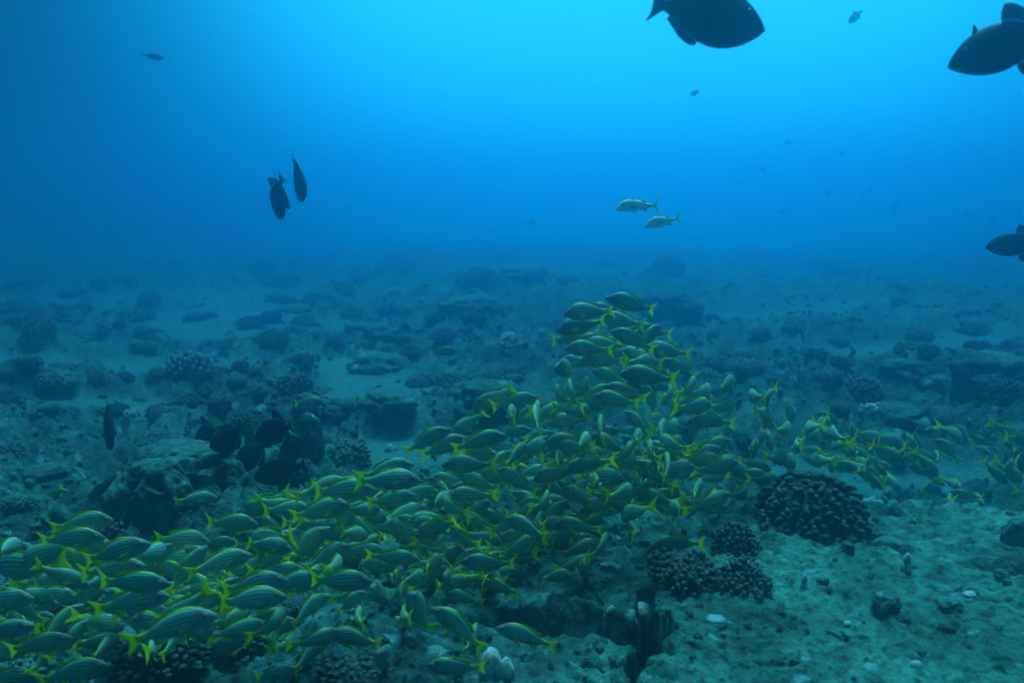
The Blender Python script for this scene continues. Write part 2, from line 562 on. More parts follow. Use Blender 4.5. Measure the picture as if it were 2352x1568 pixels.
def build_ground():
    fine = np.radians(np.linspace(-46, 46, 640))
    coarse = np.radians(np.linspace(46, 314, 110)[1:-1])
    az = np.concatenate([fine, coarse])
    a, b = 0.55 ** -0.75, 41.0 ** -0.75
    r = (a + (b - a) * np.linspace(0, 1, 1150)) ** (-1 / 0.75)
    A, R = np.meshgrid(az, r)
    X = R * np.sin(A); Y = R * np.cos(A)
    Z = height(X, Y)
    nr, na = X.shape
    # break up steep faces sideways, so that walls are as rough as tops
    wn = sstep(7, 4, R) * sstep(1.0, 1.6, R)
    DX = wn * (0.030 * vnoise3(X * 7, Y * 7, Z * 15, 501) + 0.014 * vnoise3(X * 19, Y * 19, Z * 38, 503))
    DY = wn * (0.022 * vnoise3(X * 7 + 9, Y * 7, Z * 15, 502) + 0.010 * vnoise3(X * 19, Y * 19 + 4, Z * 38, 504))
    V = np.stack([X + DX, Y + DY, Z], -1).reshape(-1, 3)
    i = np.arange(nr - 1)[:, None] * na; j = np.arange(na)[None, :]; jn = (j + 1) % na
    F = np.stack([i + j, i + na + j, i + na + jn, i + jn], -1).reshape(-1, 4)
    # close the middle under the camera
    c = len(V)
    V = np.vstack([V, [[0, 0, float(Z[0].mean())]]])
    me = bpy.data.meshes.new('seabed')
    me.vertices.add(len(V)); me.vertices.foreach_set('co', V.astype(np.float32).ravel())
    tri = np.stack([np.full(na, c), np.arange(na), (np.arange(na) + 1) % na], -1)
    loops = np.concatenate([F.ravel(), tri.ravel()]).astype(np.int32)
    me.loops.add(len(loops)); me.loops.foreach_set('vertex_index', loops)
    ls = np.concatenate([np.arange(len(F)) * 4, len(F) * 4 + np.arange(na) * 3]).astype(np.int32)
    me.polygons.add(len(ls)); me.polygons.foreach_set('loop_start', ls)
    me.update(calc_edges=True)
    me.validate()
    me.polygons.foreach_set('use_smooth', np.ones(len(me.polygons), dtype=bool))
    rock = np.append((1 - sand_mask(X, Y) * (1 - (Y < 4) * (X > -1.2))).ravel(), 1)
    at_ = me.attributes.new('rock', 'FLOAT', 'POINT')
    at_.data.foreach_set('value', rock.astype(np.float32))
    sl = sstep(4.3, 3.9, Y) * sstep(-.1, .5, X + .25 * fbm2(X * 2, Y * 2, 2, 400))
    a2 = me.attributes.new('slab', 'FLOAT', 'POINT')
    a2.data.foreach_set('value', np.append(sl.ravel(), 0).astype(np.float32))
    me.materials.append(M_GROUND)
    # normals must point up
    o = link('seabed', me)
    if me.polygons[1000].normal.z < 0:
        me.flip_normals()
    tag(o, kind='structure')
    return o


seabed = build_ground()


def ground_hit(px, py):
    d = ray(px, py)
    ts = 1.0 * (1.012 ** np.arange(0, 380))
    X = CAM.x + d.x * ts; Y = CAM.y + d.y * ts; Z = CAM.z + d.z * ts
    H = height(X, Y)
    k = np.argmax(Z < H)
    if Z[k] >= H[k]: k = len(ts) - 1
    return float(X[k]), float(Y[k]), float(H[k]), float(ts[k])


# ------------------------------------------------------------------ coral heads
def coral_mesh(name, seed, nf, rad, mat, seg=7, hgt=0.8, low=100, irreg=0.1, el=(0.9, 1.35), core=0.84):
    rg = np.random.RandomState(seed)
    Vs, Fs, T = [], [], []
    off = 0
    # dark core
    nu, nv = 24, 10
    for iv in range(nv + 1):
        th = math.radians(105) * iv / nv
        for iu in range(nu):
            ph = 2 * math.pi * iu / nu
            lump = core * (1 + irreg * (math.sin(3 * ph + seed) * math.sin(th) + math.sin(5 * math.cos(th) + seed * 2)))
            Vs.append((lump * math.sin(th) * math.cos(ph), lump * math.sin(th) * math.sin(ph), lump * hgt * math.cos(th)))
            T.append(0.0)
    for iv in range(nv):
        for iu in range(nu):
            a = iv * nu + iu; b = iv * nu + (iu + 1) % nu
            Fs.append((a, b, b + nu, a + nu))
    off = len(Vs)
    zmin = math.cos(math.radians(low))
    ga = math.pi * (3 - math.sqrt(5))
    for i in range(nf):
        z = 1 - (1 - zmin) * (i + 0.5) / nf
        z = min(0.999, z + rg.uniform(-.02, .02))
        ph = i * ga + rg.uniform(-.12, .12)
        s = math.sqrt(max(0, 1 - z * z))
        d = np.array([s * math.cos(ph), s * math.sin(ph), z])
        lump = 1 + irreg * (math.sin(3 * ph + seed) * s + math.sin(5 * z + seed * 2)) + rg.uniform(-.10, .06)
        tip = d * lump; tip[2] *= hgt
        ax = tip + np.array([0, 0, 0.18]); ax /= np.linalg.norm(ax)
        ax += rg.uniform(-.14, .14, 3); ax /= np.linalg.norm(ax)
        L = rad * rg.uniform(3.0, 4.0)
        u = np.cross(ax, [0, 0, 1.0001]); u /= np.linalg.norm(u) + 1e-9
        v = np.cross(ax, u)
        rot = rg.uniform(0, math.pi)
        u2 = u * math.cos(rot) + v * math.sin(rot); v2 = -u * math.sin(rot) + v * math.cos(rot)
        ea = rad * rg.uniform(*el); eb = rad * rg.uniform(0.72, 0.98)
        bend = rg.uniform(-.2, .2, 2)
        prof = [(-L, .6, 0.0), (-L * .55, .72, .2), (-L * .25, .98, .65), (-rad * .35, 1.0, .85), (rad * .12, .72, 1.0), (rad * .38, .30, 1.0)]
        for (t, rr, tt) in prof:
            c = tip + ax * t + (u2 * bend[0] + v2 * bend[1]) * (t * t) / L
            for k in range(seg):
                an = 2 * math.pi * k / seg
                wob = 1 + 0.12 * math.sin(an * 2 + i + t * 9) + 0.10 * math.sin(an * 3 + i * 2.3)
                Vs.append(tuple(c + (u2 * math.cos(an) * ea + v2 * math.sin(an) * eb) * rr * wob))
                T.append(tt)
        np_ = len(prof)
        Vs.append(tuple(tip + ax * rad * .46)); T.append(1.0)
        for a in range(np_ - 1):
            for k in range(seg):
                p0 = off + a * seg + k; p1 = off + a * seg + (k + 1) % seg
                Fs.append((p0, p1, p1 + seg, p0 + seg))
        top = off + np_ * seg
        for k in range(seg):
            Fs.append((off + (np_ - 1) * seg + k, off + (np_ - 1) * seg + (k + 1) % seg, top))
        off = len(Vs)
    P = np.array(Vs)
    k = 0.30 / rad * .1
    for ax_ in range(3):
        q = 5.0 + ax_ * 7
        P[:, ax_] += 0.32 * rad * (vnoise3(P[:, 0] * 9 * k + q, P[:, 1] * 9 * k, P[:, 2] * 9 * k, seed + ax_) + .5 * vnoise3(P[:, 0] * 24 * k, P[:, 1] * 24 * k + q, P[:, 2] * 24 * k, seed + 5 + ax_))
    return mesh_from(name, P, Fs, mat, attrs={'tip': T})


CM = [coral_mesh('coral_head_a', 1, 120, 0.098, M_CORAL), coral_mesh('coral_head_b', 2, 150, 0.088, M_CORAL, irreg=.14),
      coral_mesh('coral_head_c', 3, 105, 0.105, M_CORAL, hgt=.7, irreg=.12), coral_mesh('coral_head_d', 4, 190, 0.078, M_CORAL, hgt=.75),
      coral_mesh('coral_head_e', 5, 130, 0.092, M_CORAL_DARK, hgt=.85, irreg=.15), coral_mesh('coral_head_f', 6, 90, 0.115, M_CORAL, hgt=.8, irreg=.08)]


def colony_mesh(name, seed, base, n):
    """several domes grown into one irregular colony"""
    rg = np.random.RandomState(seed)
    Vs, Fs, T, off = [], [], [], 0
    for i in range(n):
        me = base[i % len(base)]
        v = np.empty(len(me.vertices) * 3, np.float32); me.vertices.foreach_get('co', v); v = v.reshape(-1, 3)
        t = np.empty(len(me.vertices), np.float32); me.attributes['tip'].data.foreach_get('value', t)
        sc = rg.uniform(.34, .62); a = rg.uniform(0, 6.28); c, sn_ = math.cos(a), math.sin(a)
        v = np.stack([v[:, 0] * c - v[:, 1] * sn_, v[:, 0] * sn_ + v[:, 1] * c, v[:, 2]], -1) * sc
        ang = i / n * 6.28 + rg.uniform(-.5, .5); rr = rg.uniform(.3, .62)
        Vs.append(v + [rr * math.cos(ang), rr * math.sin(ang), rg.uniform(-.1, .15)]); T.append(t)
        Fs += [tuple(k + off for k in p.vertices) for p in me.polygons]; off += len(v)
    return mesh_from(name, np.vstack(Vs), Fs, M_CORAL, attrs={'tip': np.concatenate(T)})


CM.append(colony_mesh('coral_colony_a', 3, [CM[2], CM[5]], 4))
CM.append(colony_mesh('coral_colony_b', 9, [CM[0], CM[3]], 3))
CM.append(colony_mesh('coral_colony_c', 15, [CM[5], CM[1]], 5))
CM_PALE = coral_mesh('coral_head_pale', 8, 60, 0.12, M_PALE, hgt=.7, irreg=.2)
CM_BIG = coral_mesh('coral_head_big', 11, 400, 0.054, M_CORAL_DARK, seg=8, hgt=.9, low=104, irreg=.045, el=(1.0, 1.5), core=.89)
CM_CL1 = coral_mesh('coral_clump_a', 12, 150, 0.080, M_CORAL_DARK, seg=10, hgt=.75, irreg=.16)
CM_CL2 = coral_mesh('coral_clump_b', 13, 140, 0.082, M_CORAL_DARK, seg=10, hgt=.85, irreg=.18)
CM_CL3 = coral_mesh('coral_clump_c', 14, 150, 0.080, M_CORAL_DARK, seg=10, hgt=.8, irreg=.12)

ITEMS = []      # (object, px, py, descriptor, plural, zone function) for the labels


def place_coral(me, px, base_y, wpx, zs=1.0, sink=0.12):
    X, Y, Z, t = ground_hit(px, base_y)
    R = wpx / FPX * t / 2 * 1.12
    Y2 = Y + R * 0.75
    X2 = X * (Y2 / Y)
    Z2 = min(height1(X2, Y2), Z + 0.15)
    o = link('cauliflower_coral', me)
    o.location = (X2, Y2, Z2 - R * sink + (R * 0.05))
    o.rotation_euler = (rnd.uniform(-.12, .12), rnd.uniform(-.12, .12), rnd.uniform(0, 6.28))
    o.scale = (R, R * rnd.uniform(.85, 1.05), R * zs)
    o['category'] = 'coral'
    o['group'] = 'coral heads on the reef floor'
    return o


corals_px = [
    (439, 884, 104), (144, 922, 118), (75, 985, 98), (10, 925, 50), (286, 880, 52), (333, 824, 72), (146, 852, 68), (176, 776, 56), (140, 737, 41),
    (190, 721, 42), (149, 711, 35), (239, 779, 36), (90, 812, 84), (50, 768, 75), (44, 700, 46), (26, 868, 62), (29, 732, 46), (85, 735, 50), (58, 674, 70),
    (123, 664, 34), (170, 690, 60), (228, 678, 36), (268, 716, 66), (312, 742, 78), (348, 704, 58), (404, 706, 53), (457, 742, 66), (360, 768, 46), (556, 752, 54),
    (492, 794, 66), (533, 782, 50), (630, 806, 68), (702, 750, 60), (673, 768, 65), (625, 745, 50), (575, 762, 58), (580, 782, 43),
    (650, 700, 70), (723, 700, 57), (811, 738, 45), (816, 764, 60), (690, 838, 76), (768, 812, 46), (838, 810, 60), (673, 916, 88), (740, 908, 56), (722, 930, 50),
    (592, 888, 48), (556, 872, 40), (506, 870, 45), (547, 908, 60), (573, 985, 80), (362, 1008, 94), (362, 895, 42), (606, 930, 45), (430, 940, 58), (480, 930, 48),
    (893, 818, 56), (1019, 790, 56), (964, 892, 62), (1020, 892, 55), (1055, 868, 43), (1008, 838, 50), (943, 826, 45), (1131, 875, 55), (1210, 868, 66),
    (1245, 912, 68), (1169, 822, 58), (1093, 748, 70), (1172, 748, 65), (1000, 752, 55), (1116, 985, 62), (797, 1070, 112), (1685, 838, 95), (1743, 788, 48),
    (1645, 783, 41), (1593, 778, 45), (1821, 781, 50), (1809, 830, 55), (1930, 797, 45), (1957, 812, 48), (1826, 752, 62), (1914, 760, 55), (1960, 765, 50),
    (1807, 864, 60), (1831, 916, 84), (1928, 869, 52), (1976, 930, 100), (1708, 884, 84), (2177, 978, 94), (2033, 908, 60), (2089, 818, 60), (2308, 935, 80),
    (2103, 792, 70), (2231, 1032, 50), (2038, 1004, 56), (1700, 1034, 44), (1762, 996, 50), (1500, 1150, 90), (1293, 1180, 90), (154, 1048, 60), (60, 1170, 96),
    (1560, 960, 60), (1330, 990, 50), (320, 930, 50), (270, 975, 56), (505, 965, 52), (460, 990, 60), (640, 965, 60), (890, 735, 50), (930, 770, 44),
    (1290, 760, 50), (1240, 800, 50), (2270, 1000, 60), (2330, 1090, 60), (2130, 935, 50), (20, 1060, 70), (222, 905, 40),
    (700, 1000, 66), (650, 1050, 50), (470, 905, 40), (404, 960, 44)]
coral_objs = []
for i, (px, by, wp) in enumerate(corals_px):
    me = CM[rnd.choice([0, 1, 2, 3, 4, 5, 6, 7, 8, 6, 8])]
    if (px, by) == (439, 884): me = CM[5]
    if wp < 60: me = rnd.choice([CM[0], CM[1], CM[3], CM[4], CM[6], CM[7]])
    coral_objs.append(place_coral(me, px, by, wp, zs=rnd.uniform(.85, 1.15)))
for i in range(165):     # heads among the ledges
    px, py = rnd.uniform(0, 2352), rnd.uniform(700, 1010)
    if py > 930 and 850 < px < 1700: continue
    X_, Y_, Z_, t_ = ground_hit(px, py)
    if float(sand_mask(np.array([X_]), np.array([Y_]))[0]) > .3 or any(abs(px - c[0]) < (c[2] + 10) * .5 and abs(py - c[1]) < 16 for c in corals_px): continue
    coral_objs.append(place_coral(rnd.choice(CM[:5] + CM[6:] * 2), px, py, (py - 520) * .17 * rnd.uniform(.6, 1.2), zs=rnd.uniform(.8, 1.1)))
for px, by, wp in [(40, 1290, 150), (180, 1345, 130), (330, 1330, 140), (120, 1480, 170), (470, 1400, 130), (30, 1580, 180), (600, 1300, 120), (560, 1520, 150), (210, 1600, 170), (700, 1420, 110), (280, 1240, 120), (1010, 1260, 100), (1150, 1300, 90), (900, 1200, 110), (1080, 1130, 90), (1250, 1100, 90), (1400, 1080, 90), (640, 1200, 110), (800, 1300, 110)]:
    o = place_coral(rnd.choice([CM[4], CM[6], CM[8], CM[2]]), px, by, wp, zs=rnd.uniform(.6, .9))
    coral_objs.append(o)
for i in range(50):     # fading heads far out
    py = 575 + 110 * rnd.random() ** 0.8
    px = rnd.uniform(-60, 2400)
    wp = (py - 500) * 0.42 * rnd.uniform(0.7, 1.3)
    coral_objs.append(place_coral(rnd.choice(CM[:5]), px, py, wp, zs=rnd.uniform(.7, 1.2)))
pale_px = [(590, 738, 34), (1012, 862, 16), (908, 838, 16), (930, 835, 14), (1172, 800, 46), (1680, 845, 26), (2000, 945, 50), (1245, 775, 16), (1090, 762, 22), (560, 980, 30), (300, 975, 36),
           (1820, 885, 18), (1075, 700, 24), (1140, 650, 30), (905, 680, 30), (968, 700, 26)]
pale_objs = [place_coral(CM_PALE, px, by, wp, zs=1.1) for px, by, wp in pale_px]
big = place_coral(CM_BIG, 1858, 1236, 252, zs=.92, sink=.05)
cl1 = place_coral(CM_CL1, 1562, 1366, 150, zs=1.05, sink=.0)
cl2 = place_coral(CM_CL2, 1700, 1362, 128, zs=1.15, sink=.0)
cl3 = place_coral(CM_CL3, 1688, 1286, 108, zs=1.1, sink=.0)
fg1 = place_coral(CM_CL1, 820, 1600, 170, zs=.8, sink=.05)
fg2 = place_coral(CM_CL3, 380, 1610, 190, zs=.7, sink=.05)
tag(big, 'big domed cauliflower coral standing on the right rock slab', 'coral')
tag(cl1, 'dark knobby coral clump at the head of the crack in the rock', 'coral')
tag(cl2, 'dark knobby coral clump just right of the crack, lit knobs on its left', 'coral')
tag(cl3, 'small dark coral clump between the big dome and the crack corals', 'coral')
tag(fg1, 'grey ridged coral at the bottom edge under the left-facing snappers', 'coral')
tag(fg2, 'grey ridged coral at the bottom edge in the lower left', 'coral')


# ------------------------------------------------------------------ rocks
def ico(sub):
    import bmesh
    bm = bmesh.new()
    bmesh.ops.create_icosphere(bm, subdivisions=sub, radius=1)
    V = np.array([v.co[:] for v in bm.verts]); F = np.array([[v.index for v in f.verts] for f in bm.faces])
    bm.free()
    return V, F


ICO6 = ico(6); ICO4 = ico(4); ICO3 = ico(3); ICO1 = ico(1)


def fb3(P, f, o, seed):
    r, a = 0, 1.0
    for i in range(o):
        r = r + a * vnoise3(P[:, 0] * f + 5.3 * i, P[:, 1] * f + 9.1, P[:, 2] * f - 3.7, seed + i)
        a *= .5; f *= 2.05
    return r


def rock_mesh(name, seed, src, ledge=0.1, pit=0.12, mat=None, flat=0.6, zf=1.0):
    V0, F = src
    V = V0 * np.array([1, 1, zf])
    r = 1 + 0.28 * fb3(V, 1.3, 3, seed) + ledge * np.sin(V[:, 2] * 9 + 3 * fb3(V, 2, 2, seed + 9)) * 0.5
    r = r + 0.10 * (1 - np.abs(fb3(V, 4, 3, seed + 3)) * 2) - pit * np.maximum(0, fb3(V, 6, 2, seed + 5) - .25) + 0.03 * fb3(V, 14, 2, seed + 7)
    P = V0 * r[:, None]
    P[:, 2] = np.where(P[:, 2] > flat, flat + (P[:, 2] - flat) * .35, P[:, 2])
    return mesh_from(name, P, F, mat or M_ROCK)


RM = [rock_mesh('rock_a', 5, ICO6, pit=.6, ledge=.0, zf=.3, flat=.8), rock_mesh('rock_b', 23, ICO4, ledge=.16), rock_mesh('rock_c', 37, ICO4, ledge=.2, flat=.45), rock_mesh('rock_d', 51, ICO4, ledge=.1)]


def place_rock(me, px, by, wpx, hpx, name='rock', yd=0.8, rot=None):
    X, Y, Z, t = ground_hit(px, by)
    R = wpx / FPX * t / 2
    Hh = hpx / FPX * t
    Y2 = Y + R * yd * .8
    o = link(name, me)
    o.location = (X * Y2 / Y, Y2, Z + Hh * 0.08)
    o.rotation_euler = (0, 0, rnd.uniform(0, 6.28) if rot is None else rot)
    o.scale = (R * .92, R * .92 * (yd if rot is not None else 1), Hh * 1.15)
    o['category'] = 'rock'
    return o


b1 = place_rock(RM[0], 385, 1196, 400, 118, 'boulder', rot=0.3, yd=.7)
tag(b1, 'pitted pale-topped boulder in the left foreground below the dark triggerfish', 'boulder')
rocks_spec = [
    (2290, 905, 190, 84, 2, 'flat-topped pale boulder with a dark face at the right edge'),
    (2228, 772, 90, 34, 1, 'hazy flat rock behind the boulders at the right edge'),
    (2153, 902, 84, 30, 1, 'low pale rock left of the flat-topped right boulder'),
    (1120, 965, 196, 66, 3, 'smooth domed rock left of the tower of snappers'),
    (1579, 1008, 84, 40, 1, 'crusted rock behind the right flank of the school'),
    (2045, 1068, 92, 68, 3, 'rounded rock behind the far right stream of snappers'),
    (712, 1050, 62, 90, 1, 'upright rock pillar behind the single triggerfish'),
    (1540, 745, 130, 84, 2, 'tall hazy pyramid rock right of the top snapper'),
    (905, 790, 120, 30, 2, 'ledge rock in the middle distance above the sand'),
    (860, 860, 150, 34, 1, 'long dark ledge rock above the lone swimming snapper on the left'),
    (900, 945, 120, 36, 2, 'ledge rock left of the domed rock'),
    (780, 975, 90, 34, 3, 'low rock right of the lone snapper'),
    (1080, 720, 150, 34, 2, 'far ledge rock fading in the haze at the centre'),
    (2080, 870, 120, 40, 3, 'hazy rock among corals on the right'),
    (2060, 985, 150, 44, 2, 'flat pale ledge above the right stream of snappers'),
    (690, 720, 100, 16, 1, 'thin far rock shelf beside the pale sand'),
    (120, 1130, 150, 44, 1, 'dark low rock left of the pitted boulder'),
    (430, 915, 60, 20, 2, 'small pale slanted slab under the round coral head'),
    (2352, 1258, 96, 56, 1, 'dark rock at the right edge beyond the slab'),
    (1200, 640, 170, 26, 3, 'faint far rock mound near the horizon')]
for px, by, wp, hp, k, lab in rocks_spec:
    o = place_rock(RM[k], px, by, wp, hp)
    tag(o, lab, 'rock')


def lump_mesh(name, seed, lobes):
    V, F = ICO4
    Vs, Fs = [], []
    off = 0
    for (x, y, z, sx, sy, sz) in lobes:
        P = V * (1 + .10 * fb3(V, 1.6, 2, seed) + .03 * fb3(V, 6, 2, seed + 2))[:, None]
        P = P * np.array([sx, sy, sz]) + np.array([x, y, z])
        Vs.append(P); Fs.append(F + off); off += len(P)
    P = np.vstack(Vs)
    return mesh_from(name, P, np.vstack(Fs), M_LUMP, attrs={'tip': np.clip((P[:, 2] + .3), 0, 1)})


def lump_mat():
    m, n, p = new_mat('white_coral_material')
    tcn = n.nodes.new('ShaderNodeTexCoord')
    a = noise_node(n, 2.0, 4, 0.6, tcn.outputs['Object'])
    r = ramp_node(n, a.outputs['Fac'], [(0.36, (0.10, 0.22, 0.24)), (0.48, (0.34, 0.50, 0.50)), (0.62, (0.55, 0.68, 0.66))])
    n.links.new(r.outputs[0], p.inputs['Base Color'])
    sset(p, Roughness=0.8)
    bump_chain(n, p, tcn.outputs['Object'], [(9, 4, 0.04, 0.6)])
    return m


M_LUMP = lump_mat()
LM = {'two': lump_mesh('lump_two', 3, [(-.25, 0, .1, .62, .6, .95), (.55, -.05, -.1, .42, .5, .7)]),
      'one': lump_mesh('lump_one', 5, [(0, 0, 0, .9, .8, 1.0)]),
      'tall': lump_mesh('lump_tall', 7, [(0, 0, 0, .55, .5, .6), (.05, 0, .55, .42, .42, .6)]),
      'ridge': lump_mesh('lump_ridge', 9, [(-.5, 0, 0, .6, .4, .5), (.1, .05, .12, .6, .45, .55), (.65, 0, -.1, .45, .4, .5)])}
lump_spec = [
    ('two', 1140, 1568, 96, 96, 'large white two-lobed coral knob at the bottom centre'),
    ('ridge', 1402, 1312, 50, 24, 'white ridge-shaped coral piece on the rock above the dark step'),
    ('tall', 1388, 1446, 28, 44, 'small upright white coral finger left of the crack'),
    ('one', 1402, 1470, 30, 34, 'grey-white round knob at the foot of the upright finger'),
    ('one', 1466, 1480, 74, 44, 'pale blotched rounded coral lump at the left lip of the crack'),
    ('tall', 1844, 1374, 36, 48, 'grey cup-topped coral stub standing on the bright slab'),
    ('tall', 2079, 1328, 46, 56, 'pale-capped stub in the long groove of the slab'),
    ('one', 1974, 1236, 24, 22, 'small round pale knob right of the big coral dome'),
    ('one', 2224, 1390, 40, 14, 'flat pale patch of coral near the right edge of the slab'),
    ('one', 2104, 1538, 34, 24, 'pale knob at the bottom right of the slab'),
    ('one', 1945, 1440, 24, 14, 'tiny pale knob in the middle of the slab'),
    ('ridge', 171, 1412, 42, 22, 'white curved coral scrap amid the lower left snappers'),
    ('one', 896, 1046, 30, 24, 'pale fin-shaped coral chip at the edge of the sand by the school'),
    ('one', 1700, 1365, 40, 12, 'bluish crust patch under the right crack coral'),
    ('tall', 1142, 842, 14, 22, 'thin pale coral stalk on the middle reef')]
for k, px, by, wp, hp, lab in lump_spec:
    o = place_rock(LM[k], px, by, wp, hp, 'coral_knob', rot=rnd.uniform(-.4, .4))
    o.scale.z *= .52
    tag(o, lab, 'coral')
dark_spec = [(1945, 1282, 34, 22, 'dark stone right of the small crack clump, near the big dome'), (2032, 1420, 62, 34, 'dark pointed stone in the middle of the bright slab'), (2177, 1416, 62, 28, 'dark flat stone right of the pointed stone on the slab'),
             (1740, 1376, 28, 16, 'small stone beside the right crack coral'), (1640, 1445, 60, 16, 'dark shallow stone on the slab near the crack'), (2075, 1434, 38, 14, 'small dark stone just right of the pointed stone'),
             (1200, 1520, 50, 16, 'flat dark stone right of the white two-lobed knob'), (2300, 1330, 34, 14, 'dark stone on the right end of the slab')]
for px, by, wp, hp, lab in dark_spec:
    o = place_rock(RM[3], px, by, wp, hp, 'stone')
    tag(o, lab, 'stone')


# ------------------------------------------------------------------ rubble nobody could count
def build_rubble():
    rg = np.random.RandomState(3)
    V, F = ICO1
    Vs, Fs = [], []
    off = 0
    N = 20000
    az = np.radians(rg.uniform(-40, 40, N)); r = (rg.uniform(0.22, 0.93, N)) ** -2.2 * 1.2
    X = r * np.sin(az); Y = r * np.cos(az)
    keep = (r > 1.2) & (r < 24)
    S = sand_mask(X, Y)
    cl = fbm2(X * 1.3, Y * 1.3, 3, 301)
    keep &= (rg.rand(N) > S * 0.80) & ((cl > -0.15) | (rg.rand(N) < .25))
    keep &= ~((slab_edge(X, Y) > 0) & (Y < 4.1) & (rg.rand(N) < .75))
    keep &= (rg.rand(N) < .18 + .82 * sstep(3.2, 5.5, r))
    X, Y, r = X[keep], Y[keep], r[keep]
    Z = height(X, Y)
    for x, y, z, rr in zip(X, Y, Z, r):
        s = rg.uniform(.004, .013) * (1 + rr * .22)
        P = V * rg.uniform(.6, 1.35, (len(V), 1)) * (s * rg.uniform(.6, 1.5, 3))
        a = rg.uniform(0, 6.28); c, sn = math.cos(a), math.sin(a)
        P = np.stack([P[:, 0] * c - P[:, 1] * sn, P[:, 0] * sn + P[:, 1] * c, P[:, 2]], -1)
        Vs.append(P + [x, y, z + s * .25]); Fs.append(F + off); off += len(P)
    me = mesh_from('coral_rubble', np.vstack(Vs), np.vstack(Fs), M_ROCK)
    o = link('coral_rubble', me)
    tag(o, 'broken coral rubble and small stones strewn over the reef floor', 'rubble', kind='stuff')


build_rubble()


# ------------------------------------------------------------------ fish
def curve(tab, s):
    xs = [t[0] for t in tab]
    return [float(np.interp(s, xs, [t[i] for t in tab])) for i in range(1, len(tab[0]))]


def smooth_tab(tab, n):
    """Catmull-Rom through the rows of tab, evaluated at n even steps"""
    T = np.array(tab, float)
    ss = T[:, 0]
    S = np.concatenate([1 - np.cos(np.linspace(0, math.pi / 2, n // 3)), np.linspace(1, 3.2, n - n // 3)[1:]])
    S = S / S[-1] * (ss[-1] - ss[0]) + ss[0]
    res = []
    for s in S:
        k = min(max(int(np.searchsorted(ss, s)) - 1, 0), len(ss) - 2)
        t = (s - ss[k]) / (ss[k + 1] - ss[k])
        p1, p2 = T[k], T[k + 1]
        m1 = (T[k + 1] - T[max(k - 1, 0)]) / max(ss[k + 1] - ss[max(k - 1, 0)], 1e-6)
        m2 = (T[min(k + 2, len(T) - 1)] - T[k]) / max(ss[min(k + 2, len(T) - 1)] - ss[k], 1e-6)
        h = ss[k + 1] - ss[k]
        v = (2 * t ** 3 - 3 * t ** 2 + 1) * p1 + (t ** 3 - 2 * t ** 2 + t) * h * m1 + (-2 * t ** 3 + 3 * t ** 2) * p2 + (t ** 3 - t ** 2) * h * m2
        v[0] = s
        res.append(v)
    return np.array(res)


def bend_pts(P, A, lift=0.0):
    """fish swims by bending sideways; x from +.5 (nose) to -.5 (tail)"""
    s = 0.5 - P[:, 0]
    P = P.copy()
    y = A * (np.clip(s - .25, 0, 1) ** 2) * 1.4 - A * 0.18 * np.clip(.3 - s, 0, 1)
    P[:, 1] += y
    P[:, 0] += np.abs(A) * .25 * np.clip(s - .3, 0, 1) ** 2
    P[:, 2] += lift * np.clip(s - .4, 0, 1) ** 2
    return P


def fish_body(name, tab, A, mat, n=26, seg=16, pw=2.3):
    R = smooth_tab(tab, n)
    V, uv, F = [], [], []
    for s, zt, zb, hw in R:
        zc = (zt + zb) / 2; hz = max((zt - zb) / 2, .0015); hw = max(hw, .001)
        for k in range(seg):
            a = 2 * math.pi * k / seg
            c, sn = math.cos(a), math.sin(a)
            y = hw * math.copysign(abs(c) ** (2 / pw), c) * (1 - .25 * max(sn, 0) ** 2)
            z = zc + hz * sn
            V.append((.5 - s, y, z)); uv.append((s, (sn + 1) / 2))
    for i in range(len(R) - 1):
        for k in range(seg):
            a = i * seg + k; b = i * seg + (k + 1) % seg
            F.append((a, b, b + seg, a + seg))
    F.append(tuple(range(seg))[::-1]); e = (len(R) - 1) * seg
    F.append(tuple(e + k for k in range(seg)))
    V = bend_pts(np.array(V), A)
    return mesh_from(name, V, F, mat, uv=uv)


def fin_mesh(name, root, tip, A, mat, thick=0.003, n=10, m=5, ybase=None, flare=None):
    """membrane between two polylines (x, z) or (x, y, z); sheet with real thickness"""
    def res(pl, n):
        P = np.array([p if len(p) == 3 else (p[0], 0, p[1]) for p in pl], float)
        d = np.concatenate([[0], np.cumsum(np.linalg.norm(np.diff(P, axis=0), axis=1))])
        t = np.linspace(0, d[-1], n)
        return np.stack([np.interp(t, d, P[:, i]) for i in range(3)], -1)
    a = res(root, n); b = res(tip, n)
    V, uv = [], []
    nrm = np.array([0, 1, 0.0])
    ex = (b.mean(0) - a.mean(0)); ax = a[-1] - a[0]
    cr_ = np.cross(ex, ax)
    if np.linalg.norm(cr_) > 1e-9: nrm = cr_ / np.linalg.norm(cr_)
    for side in (1, -1):
        for j in range(m):
            t = j / (m - 1)
            th = thick * (1 - .8 * t) * side
            for i in range(n):
                p = a[i] * (1 - t) + b[i] * t + nrm * (th + .0022 * math.sin(i * 2.4) * t)
                V.append(p); uv.append((i / (n - 1), t))
    F = []
    N = n * m
    for j in range(m - 1):
        for i in range(n - 1):
            q = j * n + i
            F.append((q, q + 1, q + n + 1, q + n))
            F.append((N + q + n, N + q + n + 1, N + q + 1, N + q))
    border = [i for i in range(n)] + [j * n + n - 1 for j in range(1, m)] + [(m - 1) * n + i for i in range(n - 2, -1, -1)] + [j * n for j in range(m - 2, 0, -1)]
    for k in range(len(border)):
        p, q = border[k], border[(k + 1) % len(border)]
        F.append((q, p, N + p, N + q))
    return mesh_from(name, bend_pts(np.array(V), A), F, mat, uv=uv)


